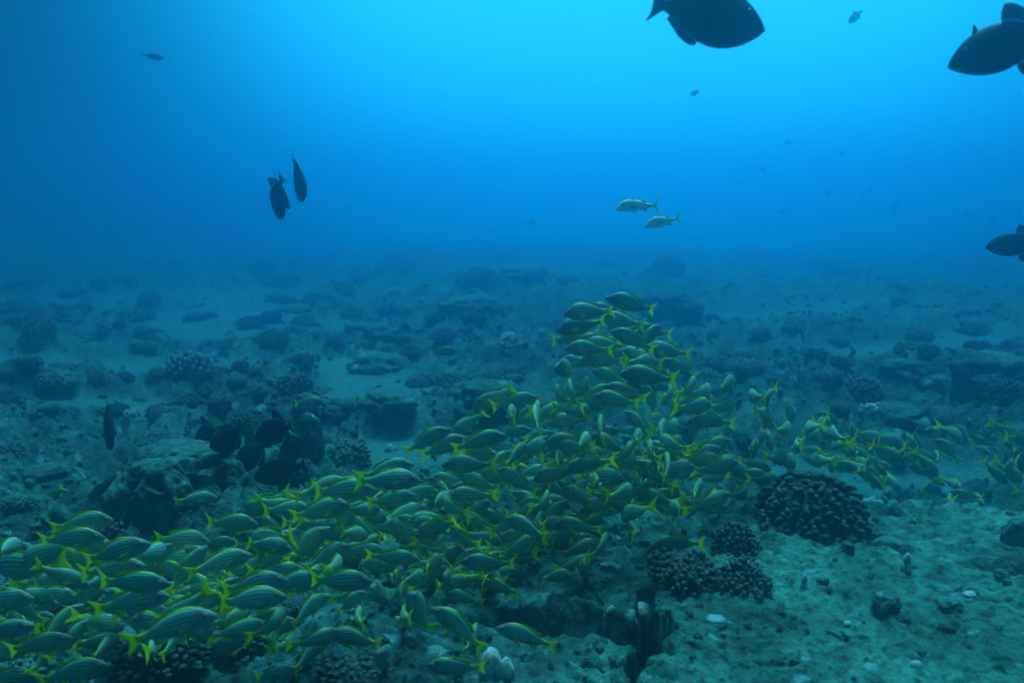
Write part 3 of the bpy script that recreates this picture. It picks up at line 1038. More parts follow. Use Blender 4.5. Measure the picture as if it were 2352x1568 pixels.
def eye_mesh(name, x, z, y, r, A, both=True):
    V, F = ICO1[0], ICO1[1]
    import bmesh
    Vv, Ff = EYE_SRC
    P = Vv * np.array([r, r * .45, r]) + np.array([x, y, z])
    me = mesh_from(name, bend_pts(P, A), Ff, M_EYE)
    me.materials.append(M_IRIS)
    d = np.sqrt(Vv[:, 0] ** 2 + Vv[:, 2] ** 2)
    fi = d[Ff].mean(1) > .72
    me.polygons.foreach_set('material_index', fi.astype(np.int32))
    return me


EYE_SRC = ico(2)

SNAP_TAB = [(0.0, -.020, -.030, .004), (.03, .008, -.056, .022), (.08, .048, -.082, .036), (.14, .092, -.106, .048), (.22, .132, -.126, .057), (.31, .150, -.136, .060), (.41, .148, -.134, .058),
            (.52, .126, -.120, .051), (.62, .094, -.096, .040), (.70, .062, -.070, .029), (.77, .040, -.046, .019), (.83, .034, -.036, .012), (.875, .036, -.037, .006)]


def snapper_set(tag_, A, spread=0.0):
    P = {}
    P['body'] = fish_body('snapper_body_' + tag_, SNAP_TAB, A, M_SNAP)
    k = 1 - .25 * spread
    P['tail_fin'] = fin_mesh('snapper_tail_' + tag_, [(-.335, .036), (-.35, .0), (-.335, -.037)], [(-.505, .158 * k), (-.472, .085 * k), (-.435, .0), (-.472, -.090 * k), (-.505, -.165 * k)], A, M_YFIN, n=13)
    P['dorsal_fin'] = fin_mesh('snapper_dorsal_' + tag_, [(.24, .122), (.12, .143), (.0, .124), (-.12, .086), (-.20, .060)], [(.20, .142), (.08, .168), (-.04, .146), (-.15, .126), (-.245, .088)], A, M_YFIN2, n=14)
    P['anal_fin'] = fin_mesh('snapper_anal_' + tag_, [(-.08, -.096), (-.14, -.080), (-.20, -.058)], [(-.115, -.140), (-.17, -.118), (-.225, -.075)], A, M_YFIN, n=8)
    sgn = 1
    P['pelvic_fin'] = [fin_mesh('snapper_pelvic_' + tag_, [(.165, .02 * s, -.126), (.125, .02 * s, -.126)], [(.07, .045 * s, -.185), (.06, .030 * s, -.140)], A, M_YFIN, n=6) for s in (1, -1)]
    P['pectoral_fin'] = [fin_mesh('snapper_pectoral_' + tag_, [(.225, .054 * s, -.022), (.215, .055 * s, -.050)], [(.10, (.085 + .06 * spread) * s, -.030), (.085, (.075 + .05 * spread) * s, -.060), (.12, .068 * s, -.088)], A, M_PFIN, n=6) for s in (1, -1)]
    P['eye'] = [eye_mesh('snapper_eye_' + tag_, .385, .022, .0375 * s, .029, A) for s in (1, -1)]
    return P


SNAPS = [snapper_set(str(i), a, s) for i, (a, s) in enumerate([(0.05, 0), (.18, 0), (-.18, .5), (.45, 1), (-.45, .3), (.09, 1.0), (-.30, .8), (.30, .1)])]

DURG_TAB = [(0.0, -.012, -.030, .006), (.03, .030, -.060, .024), (.08, .078, -.098, .040), (.16, .138, -.148, .056), (.26, .185, -.188, .066), (.38, .212, -.212, .070), (.50, .208, -.208, .064),
            (.62, .172, -.172, .050), (.72, .118, -.120, .034), (.80, .066, -.070, .021), (.86, .040, -.042, .013), (.90, .040, -.042, .008)]


def durgon_set(tag_, A, fin=1.0):
    P = {}
    P['body'] = fish_body('triggerfish_body_' + tag_, DURG_TAB, A, M_BLACK, pw=2.1)
    P['tail_fin'] = fin_mesh('triggerfish_tail_' + tag_, [(-.38, .040), (-.385, 0), (-.38, -.042)], [(-.505, .135), (-.468, .06), (-.462, 0), (-.468, -.06), (-.505, -.138)], A, M_BTAIL, n=11)
    P['dorsal_fin'] = fin_mesh('triggerfish_dorsal_' + tag_, [(-.03, .200), (-.14, .158), (-.24, .096), (-.315, .058)], [(-.045, .205 + .07 * fin), (-.085, .20 + .135 * fin), (-.14, .175 + .155 * fin), (-.21, .15 + .12 * fin), (-.29, .10 + .07 * fin), (-.335, .085)], A, M_BFIN, n=12)
    P['anal_fin'] = fin_mesh('triggerfish_anal_' + tag_, [(-.06, -.195), (-.14, -.160), (-.24, -.098), (-.315, -.060)], [(-.07, -.20 - .06 * fin), (-.11, -.19 - .12 * fin), (-.16, -.17 - .135 * fin), (-.22, -.15 - .11 * fin), (-.29, -.10 - .07 * fin), (-.335, -.088)], A, M_BFIN, n=12)
    P['pectoral_fin'] = [fin_mesh('triggerfish_pectoral_' + tag_, [(.235, .056 * s, .015), (.235, .056 * s, -.03)], [(.14, .10 * s, .03), (.13, .10 * s, -.03)], A, M_BTAIL, n=5) for s in (1, -1)]
    P['eye'] = [eye_mesh('triggerfish_eye_' + tag_, .325, .075, .045 * s, .018, A) for s in (1, -1)]
    return P


DURGS = [durgon_set('a', 0.0, .35), durgon_set('b', .18, 1.1), durgon_set('c', -.2, .7), durgon_set('d', 0, .8)]
TR_SPINE = fin_mesh('triggerfish_spine', [(.24, .165), (.17, .188)], [(.20, .27), (.185, .255)], 0, M_BTAIL, n=4)

GOAT_TAB = [(0.0, -.045, -.058, .006), (.03, -.020, -.070, .022), (.09, .030, -.080, .036), (.17, .072, -.086, .045), (.27, .090, -.088, .048), (.40, .082, -.086, .046), (.55, .058, -.074, .036),
            (.68, .030, -.054, .024), (.78, .012, -.034, .014), (.84, .010, -.028, .009)]


def goat_set(tag_, A):
    P = {}
    P['body'] = fish_body('goatfish_body_' + tag_, GOAT_TAB, A, M_GOAT)
    P['tail_fin'] = fin_mesh('goatfish_tail_' + tag_, [(-.33, .010), (-.335, -.01), (-.33, -.028)], [(-.50, .135), (-.44, .06), (-.385, -.008), (-.44, -.08), (-.50, -.155)], A, M_GFIN, n=13)
    P['dorsal_fin'] = [fin_mesh('goatfish_dorsal_' + tag_, [(.20, .086), (.10, .084)], [(.12, .112), (.07, .092)], A, M_GFIN, n=6), fin_mesh('goatfish_dorsal2_' + tag_, [(-.05, .055), (-.14, .034)], [(-.10, .090), (-.17, .048)], A, M_GFIN, n=6)]
    P['anal_fin'] = fin_mesh('goatfish_anal_' + tag_, [(-.09, -.068), (-.16, -.052)], [(-.15, -.105), (-.19, -.070)], A, M_GFIN, n=6)
    P['pelvic_fin'] = [fin_mesh('goatfish_pelvic_' + tag_, [(.17, .02 * s, -.084), (.14, .02 * s, -.086)], [(.06, .03 * s, -.118), (.06, .03 * s, -.095)], A, M_GFIN, n=5) for s in (1, -1)]
    P['pectoral_fin'] = [fin_mesh('goatfish_pectoral_' + tag_, [(.21, .046 * s, -.010), (.21, .046 * s, -.040)], [(.04, .060 * s, -.002), (.06, .058 * s, -.040)], A, M_PFIN, n=6) for s in (1, -1)]
    P['eye'] = [eye_mesh('goatfish_eye_' + tag_, .36, .018, .037 * s, .020, A) for s in (1, -1)]
    return P


GOATS = [goat_set('a', .05), goat_set('b', -.12)]


def far_fish_mesh(name, tab, tail, A, dors=True):
    """small far fish: body and fins in one mesh"""
    a = fish_body(name + '_b', tab, A, M_GREY, n=16, seg=10)
    parts = [a, fin_mesh(name + '_t', *tail, A, M_GREY, n=7, m=3)]
    if dors:
        parts.append(fin_mesh(name + '_d', [(.0, tab[5][1] * .95), (-.25, .07)], [(-.08, tab[5][1] + .06), (-.28, .11)], A, M_GREY, n=6, m=3))
        parts.append(fin_mesh(name + '_a', [(-.02, tab[5][2] * .95), (-.25, -.07)], [(-.10, tab[5][2] - .06), (-.28, -.11)], A, M_GREY, n=6, m=3))
    Vs, Fs, off = [], [], 0
    for me in parts:
        v = np.empty(len(me.vertices) * 3); me.vertices.foreach_get('co', v)
        Vs.append(v.reshape(-1, 3)); Fs += [tuple(i + off for i in p.vertices) for p in me.polygons]; off += len(me.vertices)
    r = mesh_from(name, np.vstack(Vs), Fs, M_GREY)
    for me in parts: bpy.data.meshes.remove(me)
    return r


FAR_OVAL = far_fish_mesh('oval_fish', DURG_TAB, ([(-.38, .04), (-.38, -.04)], [(-.5, .11), (-.46, 0), (-.5, -.11)]), .1)
UNI_TAB = [(0.0, .0, -.03, .01), (.04, .045, -.065, .03), (.12, .09, -.10, .045), (.25, .125, -.13, .055), (.4, .13, -.135, .055), (.5, .115, -.12, .05), (.62, .075, -.085, .035), (.72, .035, -.045, .02), (.8, .014, -.02, .01), (.85, .014, -.018, .008)]
FAR_LONG = far_fish_mesh('long_fish', UNI_TAB, ([(-.33, .014), (-.33, -.018)], [(-.5, .12), (-.42, 0), (-.49, -.12)]), .05, False)


def orient(o, pn, pt, length, upref=None, zs=1.08):
    h = (pn - pt).normalized()
    up = upref or Vector((0, 0, 1))
    z = up - h * up.dot(h)
    if z.length < 0.25:
        z = (z + (-Fv) * 0.4); z = z - h * z.dot(h)
    z.normalize()
    y = z.cross(h)
    c = (pn + pt) / 2
    M = Matrix(((h.x, y.x, z.x, c.x), (h.y, y.y, z.y, c.y), (h.z, y.z, z.z, c.z), (0, 0, 0, 1)))
    o.matrix_world = M @ Matrix.Scale(length, 4) @ Matrix.Diagonal((1, 1, zs, 1))


PART_NAME = {'dorsal2': 'dorsal_fin'}


def make_fish(kind, parts, extra=None):
    root = link(kind, None)
    root.empty_display_size = .1
    for nme, me in parts.items():
        for m_ in (me if isinstance(me, list) else [me]):
            link(nme, m_, root)
    if extra: link(extra[0], extra[1], root)
    return root


def place_fish(kind, parts, pn, pt, length, cat, extra=None, upref=None):
    o = make_fish(kind, parts, extra)
    orient(o, pn, pt, length, upref, {'goatfish': 1.5, 'triggerfish': 1.08}.get(kind, 1.13 * rnd.uniform(.93, 1.08)))
    o['category'] = cat
    return o


# snappers: nose and tail as seen, per view region (ox, oy, scale)
VA = (1148.4, 574.2, .26855); VC = (803.9, 861.3, .2197); VD = (1205.8, 861.3, .2197); VE = (1550.3, 861.3, .2197)
VF = (1892.6, 861.3, .2197); VG = (0, 1205.9, .2311); VH = (401.9, 1205.9, .2311); VI = (803.9, 1205.9, .2311); VJ = (1263.2, 1205.9, .2311)
VB = (401.9, 861.3, .2197); VK = (0, 861.3, .2197); VL = (574.2, 516.8, .29295)
FISH = [
 (VA, [(905,395,1350,530),(538,535,990,515),(475,685,915,600),(480,775,860,690),(640,790,1040,730),(550,835,980,850),(685,930,1090,970),(465,990,690,1050,-1),(520,925,870,985),
       (1020,1045,1525,1110),(1375,930,1700,1080),(1230,830,1640,890),(940,680,1340,850),(1120,665,1480,715),(740,490,1100,525),(860,560,1250,640),(700,790,1110,820),
       (1010,850,1410,975),(830,870,1190,895),(785,1025,1110,1120),(880,1150,1285,1290),(785,1240,1220,1330),(600,1085,580,1375,1),(745,1090,705,1290,1),
       (480,1160,545,1330,1),(1240,1130,1320,1440),(1660,1095,1590,1270,1),(2030,1120,1815,1190,1),(1800,1200,1700,1250,1),(1795,1310,1550,1380,1),(2010,1300,1870,1370,1),
       (2120,1250,2220,1250,1),(2260,1330,2320,1150,1),(2330,1450,2220,1345,1),(1600,1455,2015,1465),(395,1480,800,1420),(510,1360,350,1400,1),(770,1365,560,1380,1),
       (900,1310,700,1310,1),(330,1295,290,1490,1),(1440,1160,1500,1290,1),(1180,1020,1480,1050),(1350,960,1090,960,1),(560,600,880,640)]),
 (VC, [(1280,345,1745,130),(1960,215,1455,360),(1050,620,1440,360),(1060,550,545,790),(1235,640,715,850),(1645,620,1040,750),(1490,820,1210,790,1),(1860,720,1545,960,1),
       (950,930,1555,930),(800,1075,1330,1160),(1010,1250,1560,1240),(1290,1400,1770,1600),(670,920,80,1030),(750,1080,20,1110),(830,1240,400,1310),(700,1240,140,1360),
       (810,1370,290,1510),(250,1190,-240,1180),(360,1220,-90,1290),(1660,1050,1200,1090),(2110,1150,1590,1140),(2090,960,1660,1090),(950,1290,1150,1480,1),(1960,290,1880,640,1),
       (1890,310,1710,620),(1750,370,1540,460,1),(110,1530,-200,1560),(900,1560,730,1620,1),(1500,1340,1080,1400),(1420,980,980,1010),(1900,560,1520,640),(1880,1260,1500,1330),(1560,1420,1180,1520),
       (1960,1500,1600,1480),(2050,700,1780,820,1),(1620,1130,1250,1150)]),
 (VD, [(820,400,710,700,1),(990,560,600,680),(1250,620,1010,690,1),(1060,360,1320,660),(1400,770,1795,740),(1500,480,1280,700,1),(1400,640,1650,800,1),(1610,530,1400,600,1),
       (340,600,-20,690),(560,560,320,720),(630,730,120,850),(385,1000,960,830),(520,850,960,760),(480,1235,860,990),(700,1270,960,980),(815,1150,1240,930),(1125,680,990,990,1),
       (1330,700,1240,900,1),(1440,930,1180,1190),(1460,800,1560,1100,1),(1750,980,1440,1160),(1940,930,1640,930),(2090,1070,1770,1080),(1860,1130,1690,1300,1),(2070,1320,1840,1210,1),
       (2050,1350,1600,1280),(1570,1285,1220,1520),(1490,1400,1730,1380,1),(1380,1270,1040,1330),(1135,1180,890,1290,1),(740,1440,1160,1330),(530,1540,780,1280),(1020,1490,1210,1360,1),
       (230,1215,200,1440,1),(330,1400,-20,1400),(215,1480,20,1560,1),(420,1220,-60,1110),(700,640,480,760,1),(880,900,1240,880,1),(1290,960,1560,900,1),(1180,560,880,640),(760,900,480,930),
       (640,1120,900,1080,1),(1300,1120,1020,1160),(900,1420,620,1500),(60,900,-240,960)]),
 (VE, [(1230,490,1150,240),(1210,560,1100,580,1),(1010,760,950,540,1),(880,790,750,680,1),(1150,850,1080,900,1),(1480,390,1745,480),(1490,600,1550,400,1),(1370,600,1405,480,1),
       (1820,660,1900,480,1),(1790,820,1990,700,1),(1500,610,1430,660,1),(1640,560,1640,660,1),(1660,740,1710,680,1),(1340,760,1140,690,1),(1570,820,1290,740),(1550,940,1280,830),
       (1010,980,650,890),(980,1040,520,1050),(1045,1060,890,1140,1),(680,890,340,870),(620,770,470,600),(710,600,420,550),(480,700,210,770),(740,1190,690,1300,1),(740,1330,380,1450),
       (970,1190,640,1200),(860,690,980,560,1),(1600,960,1720,930,1),(720,1010,560,930,1),(1250,940,1120,840,1),(1120,620,1250,520,1),(1420,900,1620,880,1)]),
 (VG, [(1050,100,350,170),(1130,170,500,230),(1500,160,790,370),(930,330,390,410),(1460,385,760,490),(2100,150,1500,140),(2100,290,1490,390),(2160,870,1260,1120),(1590,600,2040,660),
       (1700,560,900,590),(1690,690,930,790),(1730,850,1060,900),(1040,930,470,1050),(350,700,-330,800),(345,970,-330,1150),(730,1100,40,1260),(1290,1080,690,1110),(1090,1380,380,1500),
       (400,1490,-220,1560),(450,790,-60,850),(360,240,-240,230),(300,350,-260,330),(800,700,240,670),(1640,250,1380,300,1),(700,560,160,540),(1180,1240,620,1290),(560,900,60,960),(1760,1010,1350,1060)]),
 (VH, [(620,150,180,210),(940,130,620,50),(930,240,540,210),(770,280,120,430),(1530,0,1070,420),(1130,520,430,660),(1110,680,370,800),(1150,840,680,970),(1020,1020,790,1180,1),
       (1250,1050,1100,1250,1),(1890,640,1600,880),(1460,380,1240,720,1),(1870,0,1480,220),(1640,340,1590,440,1),(1970,530,1270,600),(1860,850,1740,980,1),(1510,1080,2110,1130),(1210,1400,760,1540),
       (1240,280,820,400),(1560,300,1180,230),(1480,560,1080,560),(880,430,440,480)]),
 (VI, [(860,70,510,270),(930,340,610,400,1),(1060,280,950,330,1),(1380,70,1570,340),(1090,340,1670,430),(1830,290,1410,240),(1480,100,1990,100),(1430,30,1690,80),(1340,400,1590,720),
       (1330,450,1110,640),(930,480,1050,640,-1),(590,650,760,1040,-1),(770,650,930,780),(950,670,1350,760),(560,460,870,560),(700,330,130,310),(220,590,360,780,-1),(800,810,1390,1170),
       (1450,1000,2060,1190),(640,1080,980,1070),(750,1370,1370,1460),(260,1240,500,1420,-1),(1070,20,1150,260,1),(540,490,350,440,1),(700,20,480,120),(1190,380,1090,480,1),(760,500,460,540,1),
       (1260,960,1180,1300,1),(560,880,470,900,1)]),
 (VJ, [(995,215,1535,120),(570,60,470,370,1),(400,500,220,270,1),(740,0,980,100,1)]),
 (VB, [(1565,260,1210,310),(450,1270,-20,1310),(870,1320,530,1370),(1160,1340,830,1380),(480,1390,210,1440),(1820,1090,1240,1250),(2090,1170,1400,1240),(1840,1330,1180,1500),(1430,1370,870,1430),
       (870,1530,280,1560),(400,1490,80,1530),(1620,1560,1070,1560)]),
 (VK, [(560,860,630,700),(450,1370,690,1140),(1750,1500,1390,1520),(1190,1500,540,1580)]),
 (VL, [(1620,975,1400,1010)]),
]


def local_size(x, y):
    s = 124 + max(0, 900 - x) / 900 * 50 + max(0, y - 1200) / 368 * 22
    if x > 1600: s = 112 - min(1, (x - 1600) / 750) * 34
    if y < 950 and x < 1650: s = 118
    return s


sn = []
for (ox, oy, k), lst in FISH:
    for f in lst:
        nx, ny, tx, ty = f[0] * k + ox, f[1] * k + oy, f[2] * k + ox, f[3] * k + oy
        L = math.hypot(nx - tx, ny - ty)
        s = L; yaw = 0.0
        if len(f) == 5:
            ls = local_size((nx + tx) / 2, (ny + ty) / 2)
            s = max(L, ls)
            yaw = math.acos(max(.25, min(1, L / s))) * f[4]
        sn.append([nx, ny, tx, ty, s, yaw])
n_hand = len(sn)
# far right stream of the school, soft with distance
rs = random.Random(21)
cnt = 0
while cnt < 56:
    u = rs.random()
    cx = 1905 + u * 470
    cy = 1010 + 60 * u + rs.uniform(-1, 1) * (42 + 62 * u) + 22
    if cx < 1990 and cy > 1090: continue
    L = rs.uniform(70, 92)
    th = math.radians(rs.choice([-30, -40, -20, -50, -35, -10, 150, -60]) + rs.uniform(-12, 12))
    yaw = math.radians(rs.uniform(10, 68)) * rs.choice([1, 1, 1, -1])
    hl = L * math.cos(yaw) / 2
    sn.append([cx + hl * math.cos(th), cy - hl * math.sin(th), cx - hl * math.cos(th), cy + hl * math.sin(th), L, yaw])
    cnt += 1
polys = [((760, 1010), (1650, 1290), 100, 128), ((0, 1215), (780, 1500), 60, 170), ((600, 1120), (1250, 1330), 24, 134), ((1300, 730), (1520, 930), 5, 116), ((1100, 1180), (1340, 1400), 4, 120), ((780, 1230), (1200, 1420), 16, 134)]
hand = [(f[0] + f[2]) / 2 for f in sn]
for (xa, ya), (xb, yb), n_, L in polys:
    k_ = 0
    while k_ < n_:
        cx, cy = rs.uniform(xa, xb), rs.uniform(ya, yb)
        if ya == 1010 and cy < 1010 + (1250 - cx) * .35: continue
        if ya == 1010 and cx > 1350 and cy > 1180: continue
        if ya == 1215 and cy < 1215 + (250 - cx) * .1: continue
        if ya == 1230 and cy > 1420 - (cx - 780) * .15: continue
        Lf = L * rs.uniform(.86, .95)
        if rs.random() < .60: th = rs.uniform(-20, 55)
        else: th = 180 + rs.uniform(-40, 40)
        yaw = math.radians(rs.choice([5, 15, 30, 50]))
        hl = Lf * math.cos(yaw) / 2; th = math.radians(th)
        sn.append([cx + hl * math.cos(th), cy - hl * math.sin(th), cx - hl * math.cos(th), cy + hl * math.sin(th), Lf, yaw])
        k_ += 1
rank = sorted(range(len(sn)), key=lambda i: -(sn[i][4] + (60 if i < n_hand else 0)))
first300 = set(rank[:300])
FL = 0.22
depth = np.array([FPX * FL / f[4] for f in sn])
# the fish keep clear of one another: shift along the line of sight where two would touch
def ends(i, d):
    f = sn[i]
    dz = FL / 2 * math.sin(f[5]) * (d / (FPX * FL / f[4]))
    return at(f[0], f[1], d + dz), at(f[2], f[3], d - dz)


for it in range(26):
    P = np.zeros((len(sn), 5, 3))
    for i in range(len(sn)):
        a, b = ends(i, depth[i])
        for k in range(5):
            P[i, k] = a.lerp(b, k / 4 * .9 + .03)
    sh = np.zeros(len(sn))
    C = P.mean(1)
    for i in range(len(sn)):
        near = np.where(np.linalg.norm(C - C[i], axis=1) < .24)[0]
        for j in near:
            if j <= i: continue
            dm = np.linalg.norm(P[i][:, None] - P[j][None], axis=2).min()
            if dm < .062:
                g = (.062 - dm) * .6
                if depth[i] < depth[j] or (depth[i] == depth[j]): sh[i] -= g; sh[j] += g
                else: sh[i] += g; sh[j] -= g
    depth += np.clip(sh, -.05, .05)
snappers = []
rest = []
for i, f in enumerate(sn):
    d = depth[i]
    pn, pt = ends(i, d)
    Lw = (pn - pt).length
    mid = (pn + pt) / 2
    g = height1(mid.x, mid.y) + 0.05
    if mid.z < g:       # never inside the seabed: come nearer along the line of sight
        for q in range(30):
            d *= .98
            pn, pt = ends(i, d); mid = (pn + pt) / 2; Lw = (pn - pt).length
            if mid.z > height1(mid.x, mid.y) + 0.05: break
    o = place_fish('snapper', SNAPS[rs.choice([0, 1, 2, 1, 2, 5, 6, 7]) if abs(f[5]) < .3 else rs.choice([1, 2, 3, 4, 3, 4, 6, 7])], pn, pt, Lw, 'fish',
                   upref=Vector((rs.uniform(-.12, .12), rs.uniform(-.2, .1), 1)))
    o['group'] = 'blue-striped yellow snappers of the school'
    if i not in first300:
        rest.append(o)
    else:
        snappers.append((o, f))



def join_rest(roots):
    """the remaining far small fish of the school as one object"""
    mats = []
    Vs, Fl, Ft, MI, UV = [], [], [], [], []
    off = 0
    for r_ in roots:
        for c in list(r_.children):
            me = c.data
            nv = len(me.vertices)
            v = np.empty(nv * 3, np.float32); me.vertices.foreach_get('co', v); v = v.reshape(-1, 3)
            M = np.array(r_.matrix_world)
            Vs.append(v @ M[:3, :3].T + M[:3, 3])
            li = np.empty(len(me.loops), np.int32); me.loops.foreach_get('vertex_index', li)
            Fl.append(li + off)
            lt = np.empty(len(me.polygons), np.int32); me.polygons.foreach_get('loop_total', lt); Ft.append(lt)
            mi = np.empty(len(me.polygons), np.int32); me.polygons.foreach_get('material_index', mi)
            for mm in me.materials:
                if mm not in mats: mats.append(mm)
            remap = np.array([mats.index(mm) for mm in me.materials]); MI.append(remap[mi])
            if me.uv_layers:
                uv = np.empty(len(me.loops) * 2, np.float32); me.uv_layers[0].data.foreach_get('uv', uv)
            else: uv = np.zeros(len(me.loops) * 2, np.float32)
            UV.append(uv)
            off += nv
            bpy.data.objects.remove(c)
        bpy.data.objects.remove(r_)
    me = bpy.data.meshes.new('snapper_school')
    V = np.concatenate(Vs); L = np.concatenate(Fl); T = np.concatenate(Ft)
    me.vertices.add(len(V)); me.vertices.foreach_set('co', V.astype(np.float32).ravel())
    me.loops.add(len(L)); me.loops.foreach_set('vertex_index', L)
    me.polygons.add(len(T)); me.polygons.foreach_set('loop_start', np.concatenate([[0], np.cumsum(T)[:-1]]).astype(np.int32))
    me.update(calc_edges=True)
    for mm in mats: me.materials.append(mm)
    me.polygons.foreach_set('material_index', np.concatenate(MI).astype(np.int32))
    me.polygons.foreach_set('use_smooth', np.ones(len(T), dtype=bool))
    u = me.uv_layers.new(name='uv'); u.data.foreach_set('uv', np.concatenate(UV))
    me.update()
    o = link('snapper_school', me)
    tag(o, 'snappers that fill out the school behind the others and far off to the right', 'fish', kind='stuff')


bpy.context.view_layer.update()
if rest: join_rest(rest)

# dark triggerfish
TR = [  # nose, tail, side-on size, yaw sign, variant, spine, label
    (1757, 64, 1490, 4, 285, 0, 0, False, 'black triggerfish cut by the top edge, facing right, largest of all'),
    (2176, 150, 2440, 60, 290, 0, 1, True, 'black triggerfish nosing in from the upper right corner, spine raised'),
    (2263, 566, 2400, 556, 150, 0, 1, False, 'black triggerfish at the right edge just above the horizon'),
    (642, 503, 631, 408, 150, 1, 1, False, 'left one of the two nose-down black triggerfish in open water'),
    (687, 464, 697, 352, 160, 1, 2, False, 'right one of the two nose-down black triggerfish in open water'),
    (253, 1034, 247, 916, 150, 1, 0, False, 'black triggerfish diving nose-down above the pitted boulder'),
    (584, 1004, 686, 972, 118, 0, 1, False, 'black triggerfish facing left with a bright fin line, above the dark cluster'),
    (582, 1098, 706, 1064, 130, 0, 0, False, 'black triggerfish in the dark cluster with its forked tail spread right'),
    (541, 1076, 606, 1016, 110, 1, 2, False, 'slim black triggerfish slanting down left of the dark cluster'),
    (636, 1140, 700, 1096, 104, 1, 2, False, 'lowest black triggerfish of the dark cluster'),
    (446, 1030, 510, 975, 112, 1, 1, False, 'black triggerfish pair member with head over the boulder rim'),
    (480, 1052, 560, 974, 118, 0, 0, False, 'black triggerfish with long bright back line right of the boulder top'),
    (640, 1050, 706, 1010, 100, 1, 0, False, 'upper black triggerfish of the dark cluster with raised fin')]
for nx, ny, tx, ty, s, ys, v, spine, lab in TR:
    L = math.hypot(nx - tx, ny - ty)
    s = max(s, L)
    yaw = math.acos(min(1, L / s)) * (ys or 1)
    FLt = .33 if s > 140 else .27
    d = FPX * FLt / s
    dz = FLt / 2 * math.sin(yaw)
    pn, pt = at(nx, ny, d + dz), at(tx, ty, d - dz)
    nd = 'nose-down' in lab
    o = place_fish('triggerfish', DURGS[v], pn, pt, (pn - pt).length, 'fish', ('spine', TR_SPINE) if spine else None, upref=(Rv * .50 - Fv * .86) if nd else None)
    tag(o, lab, group='black triggerfish')

for nx, ny, tx, ty, v, lab in [(1415, 473, 1519, 470, 0, 'upper of the two pale goatfish hovering in open water'), (1480, 515, 1571, 499, 1, 'lower of the two pale goatfish, yellow forked tail spread')]:
    L = math.hypot(nx - tx, ny - ty)
    d = FPX * .27 / L
    pn, pt = at(nx, ny, d), at(tx, ty, d)
    o = place_fish('goatfish', GOATS[v], pn, pt, (pn - pt).length, 'fish')
    tag(o, lab, group='pale goatfish in open water')

# far grey fish
V2 = (1378.1, 0, .4141)
FAR = [(V2, 1378, 130, 1450, 60, 2.2), (V2, 549, 503, 498, 532, 1.5), (V2, 1015, 792, 1066, 787, 1), (V2, 1129, 798, 1157, 798, 1), (V2, 1323, 862, 1366, 842, 1), (V2, 890, 926, 920, 958, 1), (V2, 764, 1022, 758, 998, 1),
       (V2, 976, 1008, 973, 990, 1), (V2, 1285, 1078, 1248, 1066, 1), (V2, 1424, 1042, 1448, 1032, 1), (V2, 1486, 1056, 1515, 1051, 1), (V2, 1468, 1092, 1448, 1066, 1), (V2, 1632, 1152, 1662, 1120, 1),
       (V2, 1640, 1192, 1616, 1168, 1), (V2, 1028, 1176, 990, 1168, 1), (V2, 1202, 1176, 1224, 1162, 1), (V2, 1284, 1152, 1281, 1132, 1), (V2, 1144, 1254, 1152, 1236, 1), (V2, 829, 1126, 832, 1108, 1),
       (V2, 1480, 1494, 1518, 1478, 1), (V2, 2018, 1204, 2054, 1186, 1), (V2, 2158, 1222, 2198, 1210, 1), (V2, 1692, 1180, 1720, 1172, 1), ((0, 0, 1), 1212, 513, 1230, 509, 1), ((0, 0, 1), 528, 521, 540, 515, 1),
       ((0, 0, 1), -4, 505, 10, 498, 1)]
far = []
for (ox, oy, k), nx, ny, tx, ty, near in FAR:
    nx, ny, tx, ty = nx * k + ox, ny * k + oy, tx * k + ox, ty * k + oy
    L = math.hypot(nx - tx, ny - ty)
    d = min(FPX * .24 / L, 17.0) if near == 1 else (8.0 if near > 2 else 9.5)
    pn, pt = at(nx, ny, d), at(tx, ty, d)
    if pn.z > 3.9: d = 7.0; pn, pt = at(nx, ny, d), at(tx, ty, d)
    o = link('reef_fish', FAR_OVAL)
    orient(o, pn, pt, (pn - pt).length)
    o['category'] = 'fish'
    o['group'] = 'small far fish fading into the blue'
    far.append(o)
o = link('unicornfish', FAR_LONG)
orient(o, at(377, 134, 7.2), at(320, 124, 7.2), (at(377, 134, 7.2) - at(320, 124, 7.2)).length)
tag(o, 'grey fork-tailed fish alone in the upper left blue, facing right', 'fish')
bf = place_fish('triggerfish', DURGS[0], at(1572, 1042, 3.6), at(1592, 1112, 3.75), .18, 'fish')
tag(bf, 'slim dark fish hanging nose-up amid the right flank of the school', 'fish')

# ------------------------------------------------------------------ drifting specks nobody could count
rp = random.Random(5)
Vs, Fs = [], []
for i in range(240):
    c = at(rp.uniform(-200, 2550), rp.uniform(-100, 1650), rp.uniform(.8, 3.4))
    if c.z < height1(c.x, c.y) + .05: continue
    r_ = rp.uniform(.0005, .0011)
    o_ = len(Vs)
    Vs += [(c.x + r_, c.y, c.z), (c.x - r_, c.y, c.z), (c.x, c.y + r_, c.z), (c.x, c.y - r_, c.z), (c.x, c.y, c.z + r_), (c.x, c.y, c.z - r_)]
    Fs += [tuple(o_ + k for k in t) for t in ((0, 2, 4), (2, 1, 4), (1, 3, 4), (3, 0, 4), (2, 0, 5), (1, 2, 5), (3, 1, 5), (0, 3, 5))]
snow = link('marine_snow', mesh_from('marine_snow', Vs, Fs, M_PALE))
tag(snow, 'tiny pale specks drifting in the water', 'particles', kind='stuff')

